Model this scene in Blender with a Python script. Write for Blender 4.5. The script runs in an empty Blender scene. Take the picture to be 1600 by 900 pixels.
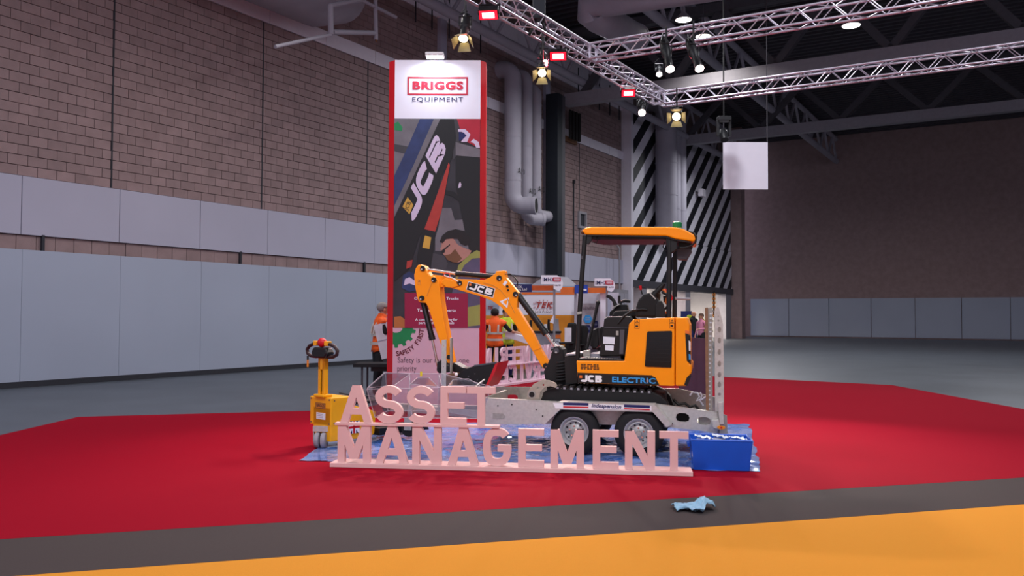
import bpy, bmesh, math, random
from mathutils import Vector, Matrix, Euler
random.seed(7)
sc = bpy.context.scene
col = sc.collection
D = math.radians

# ------------------------------------------------------------------ camera
cam_d = bpy.data.cameras.new('camera')
cam = bpy.data.objects.new('camera', cam_d); col.objects.link(cam)
cam.location = (0, 0, 1.62)
cam.rotation_euler = (Matrix.Rotation(math.pi/2 + math.atan(43/1350), 3, 'X') @ Matrix.Rotation(D(0.2), 3, 'Z')).to_euler()
cam_d.sensor_width = 36; cam_d.lens = 30.375; cam_d.clip_end = 400
sc.camera = cam
# ------------------------------------------------------------------ world (dim even light of the big hall) and exposure
w = bpy.data.worlds.new('hall_light'); sc.world = w; w.use_nodes = True
w.node_tree.nodes['Background'].inputs[0].default_value = (0.84, 0.80, 1.0, 1)
w.node_tree.nodes['Background'].inputs[1].default_value = 0.74
sc.cycles.transparent_max_bounces = 32
vs = sc.view_settings
vs.view_transform = 'Standard'; vs.look = 'None'; vs.gamma = 1; vs.exposure = 0.0; vs.use_curve_mapping = False

def light(name, kind, loc, power, color=(1, 1, 1), target=None, size=0.3, angle=60, blend=0.6, parent=None):
    d = bpy.data.lights.new(name, kind); d.energy = power; d.color = color
    if kind == 'AREA': d.shape = 'DISK'; d.size = size; d.spread = D(angle)
    else: d.shadow_soft_size = size
    if kind == 'SPOT': d.spot_size = D(angle); d.spot_blend = blend
    o = bpy.data.objects.new(name, d); col.objects.link(o); o.location = loc
    if target is not None:
        o.rotation_euler = (Vector(target) - Vector(loc)).to_track_quat('-Z', 'Y').to_euler()
    if parent: o.parent = parent
    return o

# added fill lights without fixtures below the roof, brightening hall and stand
for hx, hy in ((-5, 1), (5, 1), (-5, 11), (6, 11), (14, 20), (4, 20), (20, 34), (12, 38), (14, 50), (3, 30)):
    light('hall_fill_light', 'AREA', (hx, hy, 11.2 if hy < 15 else 11.4), 430 if hy < 15 else 520, (.95, .95, 1), (hx, hy, 0), 1.2, 175)

# added front fill spots, no fixtures, above the aisle and aimed at the stand
for hp, ht, pw in (((-3.2, 3.2, 6.8), (-.9, 9.4, .7), 330), ((2.6, 3.6, 6.8), (1.0, 10.0, 1.2), 420), ((.4, 4.2, 7.0), (-.8, 10.5, 1.9), 200)):
    light('aisle_fill_spot', 'SPOT', hp, pw, (1, .95, .92), ht, .12, 52, .8)

# ------------------------------------------------------------------ helpers
def lin(c):
    return tuple((x/12.92 if x <= .04045 else ((x+.055)/1.055)**2.4) for x in c)
def hexc(h):
    return lin(tuple(int(h[i:i+2], 16)/255 for i in (0, 2, 4)))
M = {}
def mat(name, h, rough=.5, metal=0., var=.08, scale=6., bump=0., bscale=40., emis=0., coat=0., spec=.5, alpha=1., trans=0., ior=1.45, rand=0.):
    m = bpy.data.materials.new(name); m.use_nodes = True
    nt = m.node_tree; b = nt.nodes['Principled BSDF']
    c = hexc(h)
    b.inputs['Roughness'].default_value = rough; b.inputs['Metallic'].default_value = metal
    b.inputs['Specular IOR Level'].default_value = spec; b.inputs['IOR'].default_value = ior
    b.inputs['Coat Weight'].default_value = coat; b.inputs['Transmission Weight'].default_value = trans
    b.inputs['Alpha'].default_value = alpha
    geo = nt.nodes.new('ShaderNodeNewGeometry')
    nz = nt.nodes.new('ShaderNodeTexNoise'); nz.inputs['Scale'].default_value = scale; nz.inputs['Detail'].default_value = 5
    nt.links.new(geo.outputs['Position'], nz.inputs['Vector'])
    rp = nt.nodes.new('ShaderNodeValToRGB')
    rp.color_ramp.elements[0].position = .3; rp.color_ramp.elements[1].position = .7
    rp.color_ramp.elements[0].color = tuple(x*(1-var) for x in c)+(1,)
    rp.color_ramp.elements[1].color = tuple(min(1, x*(1+var)) for x in c)+(1,)
    nt.links.new(nz.outputs['Fac'], rp.inputs['Fac'])
    out = rp.outputs['Color']
    if rand > 0:
        oi = nt.nodes.new('ShaderNodeObjectInfo')
        ad = nt.nodes.new('ShaderNodeMath'); ad.operation = 'ADD'
        nt.links.new(oi.outputs['Random'], ad.inputs[0]); nt.links.new(geo.outputs['Random Per Island'], ad.inputs[1])
        fr = nt.nodes.new('ShaderNodeMath'); fr.operation = 'FRACT'; nt.links.new(ad.outputs[0], fr.inputs[0])
        mr = nt.nodes.new('ShaderNodeMapRange'); mr.inputs['To Min'].default_value = 1-rand; mr.inputs['To Max'].default_value = 1+rand
        nt.links.new(fr.outputs[0], mr.inputs['Value'])
        vm = nt.nodes.new('ShaderNodeVectorMath'); vm.operation = 'SCALE'
        nt.links.new(out, vm.inputs[0]); nt.links.new(mr.outputs[0], vm.inputs['Scale']); out = vm.outputs[0]
    nt.links.new(out, b.inputs['Base Color'])
    if bump > 0:
        n2 = nt.nodes.new('ShaderNodeTexNoise'); n2.inputs['Scale'].default_value = bscale; n2.inputs['Detail'].default_value = 4
        nt.links.new(geo.outputs['Position'], n2.inputs['Vector'])
        bp = nt.nodes.new('ShaderNodeBump'); bp.inputs['Strength'].default_value = bump; bp.inputs['Distance'].default_value = .02
        nt.links.new(n2.outputs['Fac'], bp.inputs['Height']); nt.links.new(bp.outputs[0], b.inputs['Normal'])
    if emis > 0:
        b.inputs['Emission Color'].default_value = c+(1,); b.inputs['Emission Strength'].default_value = emis
    M[name] = m
    return m

def mesh_obj(name, me, parent=None):
    o = bpy.data.objects.new(name, me); col.objects.link(o)
    if parent is not None: o.parent = parent
    return o

class MB:
    def __init__(s): s.v = []; s.f = []; s.m = []; s.cur = 0
    def add(s, vs_, fs):
        n = len(s.v); s.v += [tuple(p) for p in vs_]; s.f += [tuple(i+n for i in f) for f in fs]; s.m += [s.cur]*len(fs); return s
    def box(s, x0, x1, y0, y1, z0, z1):
        return s.add([(x0,y0,z0),(x1,y0,z0),(x1,y1,z0),(x0,y1,z0),(x0,y0,z1),(x1,y0,z1),(x1,y1,z1),(x0,y1,z1)],
                     [(0,3,2,1),(4,5,6,7),(0,1,5,4),(1,2,6,5),(2,3,7,6),(3,0,4,7)])
    def bar(s, p0, p1, a, b, up=(0, 0, 1)):
        p0 = Vector(p0); p1 = Vector(p1); d = (p1-p0).normalized(); u = Vector(up)
        if abs(d.dot(u)) > .99: u = Vector((1, 0, 0))
        x = d.cross(u).normalized(); y = x.cross(d).normalized(); vs_ = []
        for p in (p0, p1):
            for i, j in ((-1,-1),(1,-1),(1,1),(-1,1)): vs_.append(p + x*a/2*i + y*b/2*j)
        return s.add(vs_, [(0,1,2,3),(4,7,6,5),(0,4,5,1),(1,5,6,2),(2,6,7,3),(3,7,4,0)])
    def prism(s, poly, y0, y1, ax='y'):
        n = len(poly)
        if ax == 'y': f = lambda a, b, t: (a, t, b)
        elif ax == 'z': f = lambda a, b, t: (a, b, t)
        else: f = lambda a, b, t: (t, a, b)
        vs_ = [f(a, b, y0) for a, b in poly] + [f(a, b, y1) for a, b in poly]
        return s.add(vs_, [tuple(range(n)), tuple(range(2*n-1, n-1, -1))] + [(i, (i+1) % n, n+(i+1) % n, n+i) for i in range(n)])
    def cyl(s, p0, p1, r0, r1=None, n=14):
        return s.tube([p0, p1], [r0, r0 if r1 is None else r1], n)
    def tube(s, pts, r, n=10, closed=False):
        pts = [Vector(p) for p in pts]; k = len(pts); rs = r if isinstance(r, (list, tuple)) else [r]*k
        t0 = (pts[1]-pts[0]).normalized(); ref = Vector((0, 0, 1)) if abs(t0.z) < .9 else Vector((1, 0, 0))
        x = t0.cross(ref).normalized(); vs_ = []
        for i, p in enumerate(pts):
            if closed: t = (pts[(i+1) % k]-pts[i-1])
            else: t = pts[min(i+1, k-1)]-pts[max(i-1, 0)]
            t.normalize(); x = (x - t*x.dot(t)).normalized(); y = t.cross(x)
            for j in range(n):
                a = 2*math.pi*j/n; vs_.append(p + (x*math.cos(a)+y*math.sin(a))*rs[i])
        fs = []
        for i in range(k if closed else k-1):
            i2 = (i+1) % k
            for j in range(n): fs.append((i*n+j, i*n+(j+1) % n, i2*n+(j+1) % n, i2*n+j))
        if not closed: fs += [tuple(range(n-1, -1, -1)), tuple((k-1)*n+j for j in range(n))]
        return s.add(vs_, fs)
    def lathe(s, prof, c, axis='y', n=32, caps=True):
        c = Vector(c); vs_ = []
        for r, h in prof:
            for j in range(n):
                a = 2*math.pi*j/n; p, q = r*math.cos(a), r*math.sin(a)
                vs_.append(c + Vector({'y': (p, h, q), 'z': (p, q, h), 'x': (h, p, q)}[axis]))
        k = len(prof)
        fs = [(i*n+j, i*n+(j+1) % n, (i+1)*n+(j+1) % n, (i+1)*n+j) for i in range(k-1) for j in range(n)]
        if caps: fs += [tuple(range(n-1, -1, -1)), tuple((k-1)*n+j for j in range(n))]
        return s.add(vs_, fs)
    def ball(s, c, r, n=12, sq=(1, 1, 1)):
        prof = [(max(.001, math.sin(math.pi*i/8))*1, -math.cos(math.pi*i/8)) for i in range(9)]
        vs_ = [Vector(c)+Vector((r*p*math.cos(2*math.pi*j/n)*sq[0], r*p*math.sin(2*math.pi*j/n)*sq[1], r*h*sq[2])) for p, h in prof for j in range(n)]
        fs = [(i*n+j, i*n+(j+1) % n, (i+1)*n+(j+1) % n, (i+1)*n+j) for i in range(8) for j in range(n)]
        return s.add(vs_, fs)
    def build(s, name, mats, parent=None, bevel=0, smooth=None, seg=2):
        me = bpy.data.meshes.new(name); me.from_pydata([tuple(p) for p in s.v], [], s.f)
        if not isinstance(mats, (list, tuple)): mats = [mats]
        for k in mats: me.materials.append(M[k])
        me.polygons.foreach_set('material_index', s.m)
        bm = bmesh.new(); bm.from_mesh(me); bmesh.ops.recalc_face_normals(bm, faces=bm.faces); bm.to_mesh(me); bm.free()
        if smooth is not None:
            me.polygons.foreach_set('use_smooth', [True]*len(me.polygons)); me.set_sharp_from_angle(angle=D(smooth))
        o = mesh_obj(name, me, parent)
        if bevel:
            b = o.modifiers.new('bevel', 'BEVEL'); b.width = bevel; b.segments = seg; b.limit_method = 'ANGLE'; b.angle_limit = D(40)
        return o

def tag(o, label, cat=None, group=None, kind=None):
    o['label'] = label
    if cat: o['category'] = cat
    if group: o['group'] = group
    if kind: o['kind'] = kind
    return o
def thing(name, label, cat, loc=(0, 0, 0), rot=(0, 0, 0), group=None):
    o = bpy.data.objects.new(name, None); col.objects.link(o); o.location = loc; o.rotation_euler = rot; o.empty_display_size = .1
    return tag(o, label, cat, group)
def struct(o, label): return tag(o, label, None, None, 'structure')

FITS = []
def text(name, s, m, parent, loc, w_=None, h_=None, size=.1, ang=0., bold=0., shear=0., rot=None, extr=.0005, sp=1.):
    d = bpy.data.curves.new(name, 'FONT'); d.body = s; d.size = size; d.offset = bold*size; d.shear = shear; d.extrude = extr
    d.align_x = 'CENTER'; d.align_y = 'CENTER'; d.resolution_u = 3; d.space_character = sp
    d.materials.append(M[m])
    o = bpy.data.objects.new(name, d); col.objects.link(o); o.parent = parent; o.location = loc
    o.rotation_euler = rot if rot else (math.pi/2, ang, 0)
    if w_: FITS.append((o, w_, h_))
    return o

# ---- drawn letters: strokes of even weight
def stroke(pts, th):
    pts = [p for i, p in enumerate(pts) if i == 0 or (Vector(p)-Vector(pts[i-1])).length > 1e-4]
    n = len(pts); Lf = []; Rt = []
    for i in range(n):
        p = Vector(pts[i]); ns = []
        for a, b in ((i-1, i), (i, i+1)):
            if 0 <= a and b < n:
                d = Vector(pts[b])-Vector(pts[a]); d.normalize(); ns.append(Vector((-d.y, d.x)))
        nn = ns[0] if len(ns) == 1 else (ns[0]+ns[1]).normalized()
        k = th/2/max(.5, nn.dot(ns[0]))
        Lf.append(tuple(p+nn*k)); Rt.append(tuple(p-nn*k))
    return Lf + Rt[::-1]
def arc(cx, cy, rx_, ry_, a0, a1, n=12, e=1.0):
    out = []
    for i in range(n+1):
        a = D(a0+(a1-a0)*i/n); c, s_ = math.cos(a), math.sin(a)
        out.append((cx+rx_*math.copysign(abs(c)**e, c), cy+ry_*math.copysign(abs(s_)**e, s_)))
    return out
def glyph(ch, w, h, th):
    r = lambda x0, x1, y0, y1: [(x0,y0),(x1,y0),(x1,y1),(x0,y1)]
    t = th
    if ch == 'A':
        k = 1.1*t; x = w/2-.55*t
        q = .22*h; xi = x*q/h+.5*k
        return [[(0,0),(k,0),(x+k,h),(x,h)], [(w-k,0),(w,0),(w-x,h),(w-x-k,h)], r(xi, w-xi, q, q+.85*t)]
    if ch == 'M':
        k = 1.15*t
        return [r(0,t,0,h), r(w-t,w,0,h), [(0,h),(k,h),(w/2+k/2,.1*h),(w/2-k/2,.1*h)], [(w-k,h),(w,h),(w/2+k/2,.1*h),(w/2-k/2,.1*h)]]
    if ch == 'N':
        k = 1.2*t
        return [r(0,t,0,h), r(w-t,w,0,h), [(0,h),(k,h),(w,0),(w-k,0)]]
    if ch == 'E': return [r(0,t,0,h), r(t*.9,w,0,.88*t), r(t*.9,w*.92,h*.5-.42*t,h*.5+.42*t), r(t*.9,w,h-.88*t,h)]
    if ch == 'T': return [r(0,w,h-.9*t,h), r(w/2-t/2,w/2+t/2,0,h-.8*t)]
    if ch == 'I': return [r(w/2-t/2,w/2+t/2,0,h)]
    if ch == 'S':
        ry_ = (h-t)/4; rx_ = (w-t)/2
        return [stroke(arc(w/2,h/2+ry_,rx_,ry_,25,265,16)+arc(w/2,h/2-ry_,rx_,ry_,85,-155,16), t)]
    if ch == 'C': return [stroke(arc(w/2,h/2,(w-t)/2,(h-t)/2,38,322,26,.55), t)]
    if ch == 'G': return [stroke(arc(w/2,h/2,(w-t)/2,(h-t)/2,40,350,24,.75)+[(w-t/2,h*.47)], t), r(w*.52,w-t*.02,h*.39,h*.39+.85*t)]
    if ch == 'R': return [r(0,t,0,h), stroke([(t*.5,h-t*.45),(w*.5,h-t*.45)]+arc(w*.55,h*.72,w*.45-t/2,h*.28-t*.45,90,-90,8)+[(t*.5,h*.44+t*.45)], t*.9), [(w*.42,h*.5),(w*.42+t,h*.5),(w,0),(w-1.1*t,0)]]
    if ch == 'V':
        k = 1.1*t; x = w/2-.55*t
        return [[(0,h),(k,h),(x+k,0),(x,0)], [(w-k,h),(w,h),(w-x,0),(w-x-k,0)]]
    if ch == 'J': return [stroke([(w-t/2,h),(w-t/2,h*.42)]+arc(w*.5,h*.36,w*.5-t/2,h*.36-t/2,0,-165,12,.55), t)]
    if ch == 'B': return [stroke([(t/2,0),(t/2,h)], t), stroke([(t*.5,h-t*.4),(w*.6,h-t*.4)]+arc(w*.6,h*.75,w*.36-t/2,h*.25-t*.4,90,-90,8,.7)+[(t*.5,h*.5+t*.4)], t*.8),
                          stroke([(t*.5,h*.5-t*.0),(w*.6,h*.5)]+arc(w*.6,h*.26,w*.4-t/2,h*.26-t*.4,90,-90,8,.7)+[(t*.5,t*.4)], t*.8)]
def letter_mb(ch, x, z, w, h, th, y0, y1, mb=None, shear=0., ang=0.):
    mb = mb or MB(); ca, sa = math.cos(ang), math.sin(ang)
    for k, poly in enumerate(glyph(ch, w, h, th)):      # strokes overlap: each a hair proud of the last
        mb.prism([(x+(a+shear*b)*ca-b*sa, z+(a+shear*b)*sa+b*ca) for a, b in poly], y0-.0007*k, y1)
    return mb

# ------------------------------------------------------------------ materials
mat('block', '8f7a7a', .9, var=.10, scale=3, bump=.25, bscale=60, rand=.10)
mat('mortar', '7a6a67', .95)
mat('wall_white', 'dcd7e2', .6, var=.03)
mat('clad_mid', 'aaa9bb', .6, var=.03, scale=.6)
mat('hoarding', 'a0a8ba', .55, var=.03, scale=.4)
mat('wall_dark', '2a2b33', .7)
mat('steel_grey', '8f8c94', .6, var=.06)
mat('steel_dark', '47464d', .6)
mat('roof_black', '17171a', .8)
mat('roof_rib', '48474f', .7)
mat('duct', '9d9aa6', .7, metal=.05, var=.05, scale=2)
mat('navy_col', '1a2028', .5)
mat('concrete', '4c525a', .4, var=.12, scale=.8, bump=.05)
mat('carpet_red', '8c001c', .95, var=.10, scale=250, bump=.3, bscale=300, spec=.1)
mat('carpet_grey', '463f3e', .95, var=.12, scale=250, bump=.3, bscale=300, spec=.1)
mat('carpet_yellow', 'cf8a2e', .95, var=.08, scale=250, bump=.3, bscale=300, spec=.1)
mat('letter_white', 'dfb6b2', .55, var=.02)  # white letters, pink of the red stage light mixed into the base colour
mat('letter_back_redlit', 'f2d2e0', .55, var=.02)  # rear sign: white too, with the red light's tint put into its colour
mat('jcb_yellow', 'fb9300', .38, var=.02, coat=.05, spec=.35)
mat('truck_yellow', 'e8a20c', .4, var=.04)
mat('black', '0d0d0e', .45)
mat('black_matt', '121112', .8)
mat('rubber', '131214', .75, bump=.1)
mat('dark_glass', '0b0806', .15)
mat('chrome', 'd8c8c0', .18, metal=1.)
mat('galv', 'a5a39c', .45, metal=.4, var=.09, scale=30)
mat('galv_light', 'c0beb9', .42, metal=.4, var=.08, scale=30)
mat('rim', 'b0b1b1', .45, metal=.4, var=.05)
mat('red', 'c00d1e', .45)
mat('red_deep', 'c4101e', .5, var=.03)
mat('white', 'e6e4e6', .5, var=.02)
mat('print_white', 'e4e2ee', .55, var=.01)
mat('navy', '141d57', .5)
mat('blue', '1d3fa0', .5)
mat('sky_blue', '2f8fd0', .5)
mat('crate_blue', '0a55c4', .35, var=.05)
mat('green', '0b7a44', .35)
mat('amber', 'e58a1a', .3)
mat('orange', 'e0702c', .5, var=.03)
mat('orange_panel', 'd98a22', .5, var=.03)
mat('brown', '6d4a32', .7)
mat('maroon', '4a2e3c', .8)
mat('skin', 'c08a70', .6)
mat('hair_dark', '1c1614', .8)
mat('hair_grey', '8a8684', .8)
mat('hair_brown', '4a3226', .8)
mat('cloth_black', '16161a', .85)
mat('cloth_pink', 'd888a4', .85)
mat('vest_orange', 'f0601a', .7)
mat('vest_yellow', 'c8d838', .7)
mat('reflective', 'b9b4ac', .4)
mat('stick_black', '101011', .6)
mat('paper', 'd9dde6', .7)
mat('pale_blue', '86adc4', .7, var=.12, scale=30)

# ================================================================== THE SETTING
WLOC, WROT = (-6.6, 26.3, 0), (0, 0, 1.0304)
def in_wall(o): o.location = WLOC; o.rotation_euler = WROT; return o

struct(MB().box(-60, 90, -12, 110, -.2, 0).build('floor', 'concrete'), 'bare grey concrete floor of the exhibition hall')
def ya(x): return 5.8405 + .2855*(x+1.4423)
def yb(x): return 6.8047 + .2862*(x+1.6835)
def yc(x): return 14.5326 + .2855*(x+3.6165)
struct(MB().prism([(-9, ya(-9)), (9, ya(9)), (9, -6), (-9, -6)], 0, .005, 'z').build('floor_carpet_yellow', 'carpet_yellow'), 'yellow carpet of the stand nearest the camera')
struct(MB().prism([(-9, yb(-9)), (9, yb(9)), (9, ya(9)), (-9, ya(-9))], 0, .006, 'z').build('floor_carpet_aisle', 'carpet_grey'), 'dark grey aisle carpet between yellow and red')
struct(MB().prism([(-6.8, yb(-6.8)), (9, yb(9)), (9, 20.5), (2.6, 25.5), (-2.15, 16.9), (-2.6, yc(-2.6)), (-6.8, yc(-6.8))], 0, .007, 'z').build('floor_carpet_red', 'carpet_red'), 'red carpet under trailer and lettering')

# ---- block wall along the left
TE = 24.6
wm = MB()
wm.box(-16, TE, .04, .5, 0, 15.6)
wm.box(TE, 47, .04, .5, 3.45, 15.6)
wall = in_wall(wm.build('wall_left', 'mortar')); struct(wall, 'tall concrete block wall of the hall with pale cladding bands')
ZS = [(3.04, 3.37), (4.69, 10.2), (10.68, 12.9)]
BW, BH = .45, .2275
bme = MB().box(-.218, .218, -.012, .05, -.106, .106).build('block_source', 'block')
bmesh_data = bme.data; bpy.data.objects.remove(bme)
rest = MB(); near = []
for z0, z1 in ZS:
    nr = max(1, round((z1-z0)/BH)); bh = (z1-z0)/nr
    for r_ in range(nr):
        z = z0 + bh*(r_+.5); t = -15 + (r_ % 2)*BW/2
        while t < TE-.25:
            if z0 > 4 and -.1 < t < 4.7 and z < 12.0: near.append((abs(t-1.5), t, z))
            else:
                dy = random.uniform(-.006, .004); rest.box(t-.218, t+.218, -.008+dy, .05, z-bh/2+.008, z+bh/2-.008)
            t += BW
near.sort()
for i, (q, t, z) in enumerate(near):
    if i < 296:
        o = mesh_obj('block', bmesh_data, wall); o.location = (t, random.uniform(-.006, .004), z)
    else: rest.box(t-.218, t+.218, -.01, .05, z-.106, z+.106)
o = rest.build('blockwork', 'block', wall); o['kind'] = 'stuff'
# pale cladding bands, board by board
t = -15.6
while t < TE:
    L_ = 2.4
    t2 = min(t+L_, TE)
    MB().box(t+.01, t2-.01, -.07, .03, 4.70-1.32, 4.68).build('cladding_panel', 'clad_mid', wall)
    MB().box(t+.01, t2-.01, -.05, .03, 10.22, 10.67).build('cladding_panel', 'wall_white', wall)
    MB().box(t+.01, t2-.01, -.05, .03, 12.92, 14.2).build('cladding_panel', 'wall_white', wall)
    MB().box(t+.004, t2-.004, -.14, -.08, .12, 3.04).build('hoarding_panel', 'hoarding', wall)
    t = t2
for t in (-6.2, -1.4, 3.25, 8.6, 14.0, 19.3):
    MB().box(t-.02, t+.02, -.02, .03, 4.7, 10.2).build('movement_joint', 'wall_dark', wall)
b = in_wall(MB().box(-16, TE, -.16, -.06, 0, .13).build('baseboard_left', 'wall_dark')); struct(b, 'dark skirting along the foot of the pale hoarding')
for a, z0 in (((7.4419, 0, 12.1899), 4.7), ((15.7622, 0, 7.3377), 3.1)):
    MB().box(a[0]-.2, a[0]+.2, -.16, .03, z0, 12.9).build('pilaster', 'clad_mid', wall)
for t in (-13.2, -7.9, -2.2, 3.1):
    MB().box(t-.03, t+.03, -.09, -.02, 3.02, 3.4).build('pipe_clip', 'wall_dark', wall)

# ---- pier, striped wall with doorways, end wall
struct(in_wall(MB().box(TE-.05, TE+.25, -.55, .3, 0, 15).build('trim_1', 'wall_white')), 'pale vertical corner trim where the stripes begin')
ms = mat('stripes', 'b9b8c2', .6); nt = ms.node_tree; bs = nt.nodes['Principled BSDF']
tc = nt.nodes.new('ShaderNodeTexCoord'); sp = nt.nodes.new('ShaderNodeSeparateXYZ'); nt.links.new(tc.outputs['Object'], sp.inputs[0])
s1 = nt.nodes.new('ShaderNodeMath'); s1.operation = 'SUBTRACT'; nt.links.new(sp.outputs['X'], s1.inputs[0])
s0 = nt.nodes.new('ShaderNodeMath'); s0.operation = 'MULTIPLY'; s0.inputs[1].default_value = 1.15; nt.links.new(sp.outputs['Z'], s0.inputs[0]); nt.links.new(s0.outputs[0], s1.inputs[1])
s2 = nt.nodes.new('ShaderNodeMath'); s2.operation = 'MULTIPLY'; s2.inputs[1].default_value = 1/1.85; nt.links.new(s1.outputs[0], s2.inputs[0])
s3 = nt.nodes.new('ShaderNodeMath'); s3.operation = 'FRACT'; nt.links.new(s2.outputs[0], s3.inputs[0])
s4 = nt.nodes.new('ShaderNodeMath'); s4.operation = 'GREATER_THAN'; s4.inputs[1].default_value = .5; nt.links.new(s3.outputs[0], s4.inputs[0])
mx = nt.nodes.new('ShaderNodeMix'); mx.data_type = 'RGBA'; mx.inputs[6].default_value = hexc('dddbe6')+(1,); mx.inputs[7].default_value = hexc('14171f')+(1,)
nt.links.new(s4.outputs[0], mx.inputs[0]); nt.links.new(mx.outputs[2], bs.inputs['Base Color'])
sw = MB()
for t0 in (TE+.25, 30.4, 36.6):
    t1 = {TE+.25: 30.3, 30.4: 36.5, 36.6: 43.2}[t0]
    sw.box(t0, t1, -.5, -.3, 3.6, 6.3); sw.box(t0, t1, -.44, -.3, 6.34, 13.1)
struct(in_wall(sw.build('wall_stripes', 'stripes')), 'high wall painted with dark and pale diagonal stripes')
struct(in_wall(MB().box(TE+.2, 43.3, -.6, .1, 3.2, 3.6).build('trim_2', 'steel_dark')), 'dark lintel beam below the striped wall')
for i, (t, w_) in enumerate(((26.0, .8), (33.2, .9), (41.6, 1.3))):
    struct(in_wall(MB().box(t, t+w_, -.55, .1, 0, 3.25).build('trim_%d' % (i+3), 'steel_grey')), ['grey pier at the near end of the doorways', 'grey pier between the two lit doorways', 'grey pier at the far end of the doorways'][i])
room = MB(); room.box(24.8, 46, 5, 5.2, 0, 4.2); room.box(24.8, 46, .5, 5.2, 4.2, 4.3); room.box(24.6, 24.8, .5, 5, 0, 4.2); room.box(46, 46.2, .5, 5, 0, 4.2)
struct(in_wall(room.build('wall_side_room', 'white')), 'cream walls of the lit room behind the doorways')
light('side_room_lamp', 'AREA', Vector(WLOC)+Matrix.Rotation(WROT[2], 3, 'Z')@Vector((30, 2.6, 4.0)), 900, (1, .82, .70), size=2.5, angle=170).rotation_euler = (0, 0, 0)
light('side_room_lamp', 'AREA', Vector(WLOC)+Matrix.Rotation(WROT[2], 3, 'Z')@Vector((38, 2.6, 4.0)), 1100, (1, .88, .76), size=2.5, angle=170).rotation_euler = (0, 0, 0)
eb = MB(); eb.box(43.3, 44.2, -1.2, .5, 0, 15.6); eb.box(50, 50.4, -95, 1, 0, 15.6)
struct(in_wall(eb.build('wall_back', 'block')), 'dark end wall of the hall far to the right')
eh = MB()
for k in range(30): eh.box(49.85, 49.95, -3-3*k+.02, -3*k-.02, .1, 3.0)
struct(in_wall(eh.build('trim_6', 'hoarding')), 'pale hoarding along the far end wall')

# ---- roof
rf = MB(); rf.box(-18, 60, -95, 1, 15.6, 15.8)
roof = in_wall(rf.build('ceiling', 'roof_black')); struct(roof, 'dark ribbed metal roof deck of the hall')
rr = MB(); k = -17
while k < 58:
    rr.box(k, k+.16, -70, 0, 15.42, 15.6); k += .55
o = rr.build('deck_rib', 'roof_rib', roof); o['kind'] = 'stuff'

def steel(name, label, y, z, r, t0, t1, up=1.9, pitch=3.0, mat_='steel_grey'):
    th = thing(name, label, 'roof truss', WLOC, WROT)
    MB().cyl((t0, y, z), (t1, y, z), r, n=12).build('bottom_chord', mat_, th, smooth=40)
    MB().cyl((t0, y, z+up), (t1, y, z+up), r*.8, n=10).build('top_chord', mat_, th, smooth=40)
    t = t0; L2 = math.hypot(pitch/2, up)
    vme = dme = None
    while t < t1-.1:
        for (a, b_) in (((t, y, z), (t+pitch/2, y, z+up)), ((t+pitch/2, y, z+up), (t+pitch, y, z))):
            MB().cyl(a, b_, r*.42, n=7).build('web_member', mat_, th, smooth=40)
        t += pitch
    return th
steel('roof_truss', 'grey tubular roof truss running along the top of the block wall', -1.5, 12.45, .19, -12, 45, mat_='duct')
steel('roof_truss', 'grey tubular roof truss further from the wall, upper right', -6.6, 13.5, .2, 2, 50, up=1.7, mat_='duct')
# cross girders
for i, (t, z, lab) in enumerate(((16.75, 11.75, 'grey box girder carried by the dark column'), (31.0, 12.3, 'grey box girder further down the hall beyond the dark column'))):
    g = thing('roof_girder', lab, 'girder', WLOC, WROT)
    MB().box(t-.25, t+.25, -45, -.6, z-.3, z+.25).build('bottom_chord', 'steel_grey', g)
    MB().box(t-.2, t+.2, -45, -.6, 14.6, 15.0).build('top_chord', 'steel_dark', g)
    for k in range(9):
        y = -1.5-4.4*k
        MB().bar((t, y, z+.2), (t, y-2.2, 14.7), .3, .3).build('web_member', 'steel_dark', g)
        MB().bar((t, y-2.2, 14.7), (t, y-4.4, z+.2), .3, .3).build('web_member', 'steel_dark', g)
# dark column with flared grey foot casing
c = thing('steel_column', 'dark blue-black square column with grey flared casing at its foot', 'column', WLOC, WROT)
ct = (14.8781, -1, 3.7124)[0]
MB().box(ct-.42, ct+.02, -1.35, -.75, 2.9, 11.5).build('shaft', 'navy_col', c)
MB().box(ct+.02, ct+.4, -1.3, -.8, 2.9, 11.5).build('flange', 'steel_dark', c)
MB().add([(ct-.5,-1.4,3.35),(ct+.5,-1.4,3.35),(ct+.5,-.7,3.35),(ct-.5,-.7,3.35),(ct-1.3,-1.7,2.8),(ct+1.3,-1.7,2.8),(ct+1.3,-.3,2.8),(ct-1.3,-.3,2.8)],
         [(0,1,2,3),(4,7,6,5),(0,4,5,1),(1,5,6,2),(2,6,7,3),(3,7,4,0)]).box(ct-1.3, ct+1.3, -1.7, -.3, 0, 2.8).build('foot_casing', 'duct', c)
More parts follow.
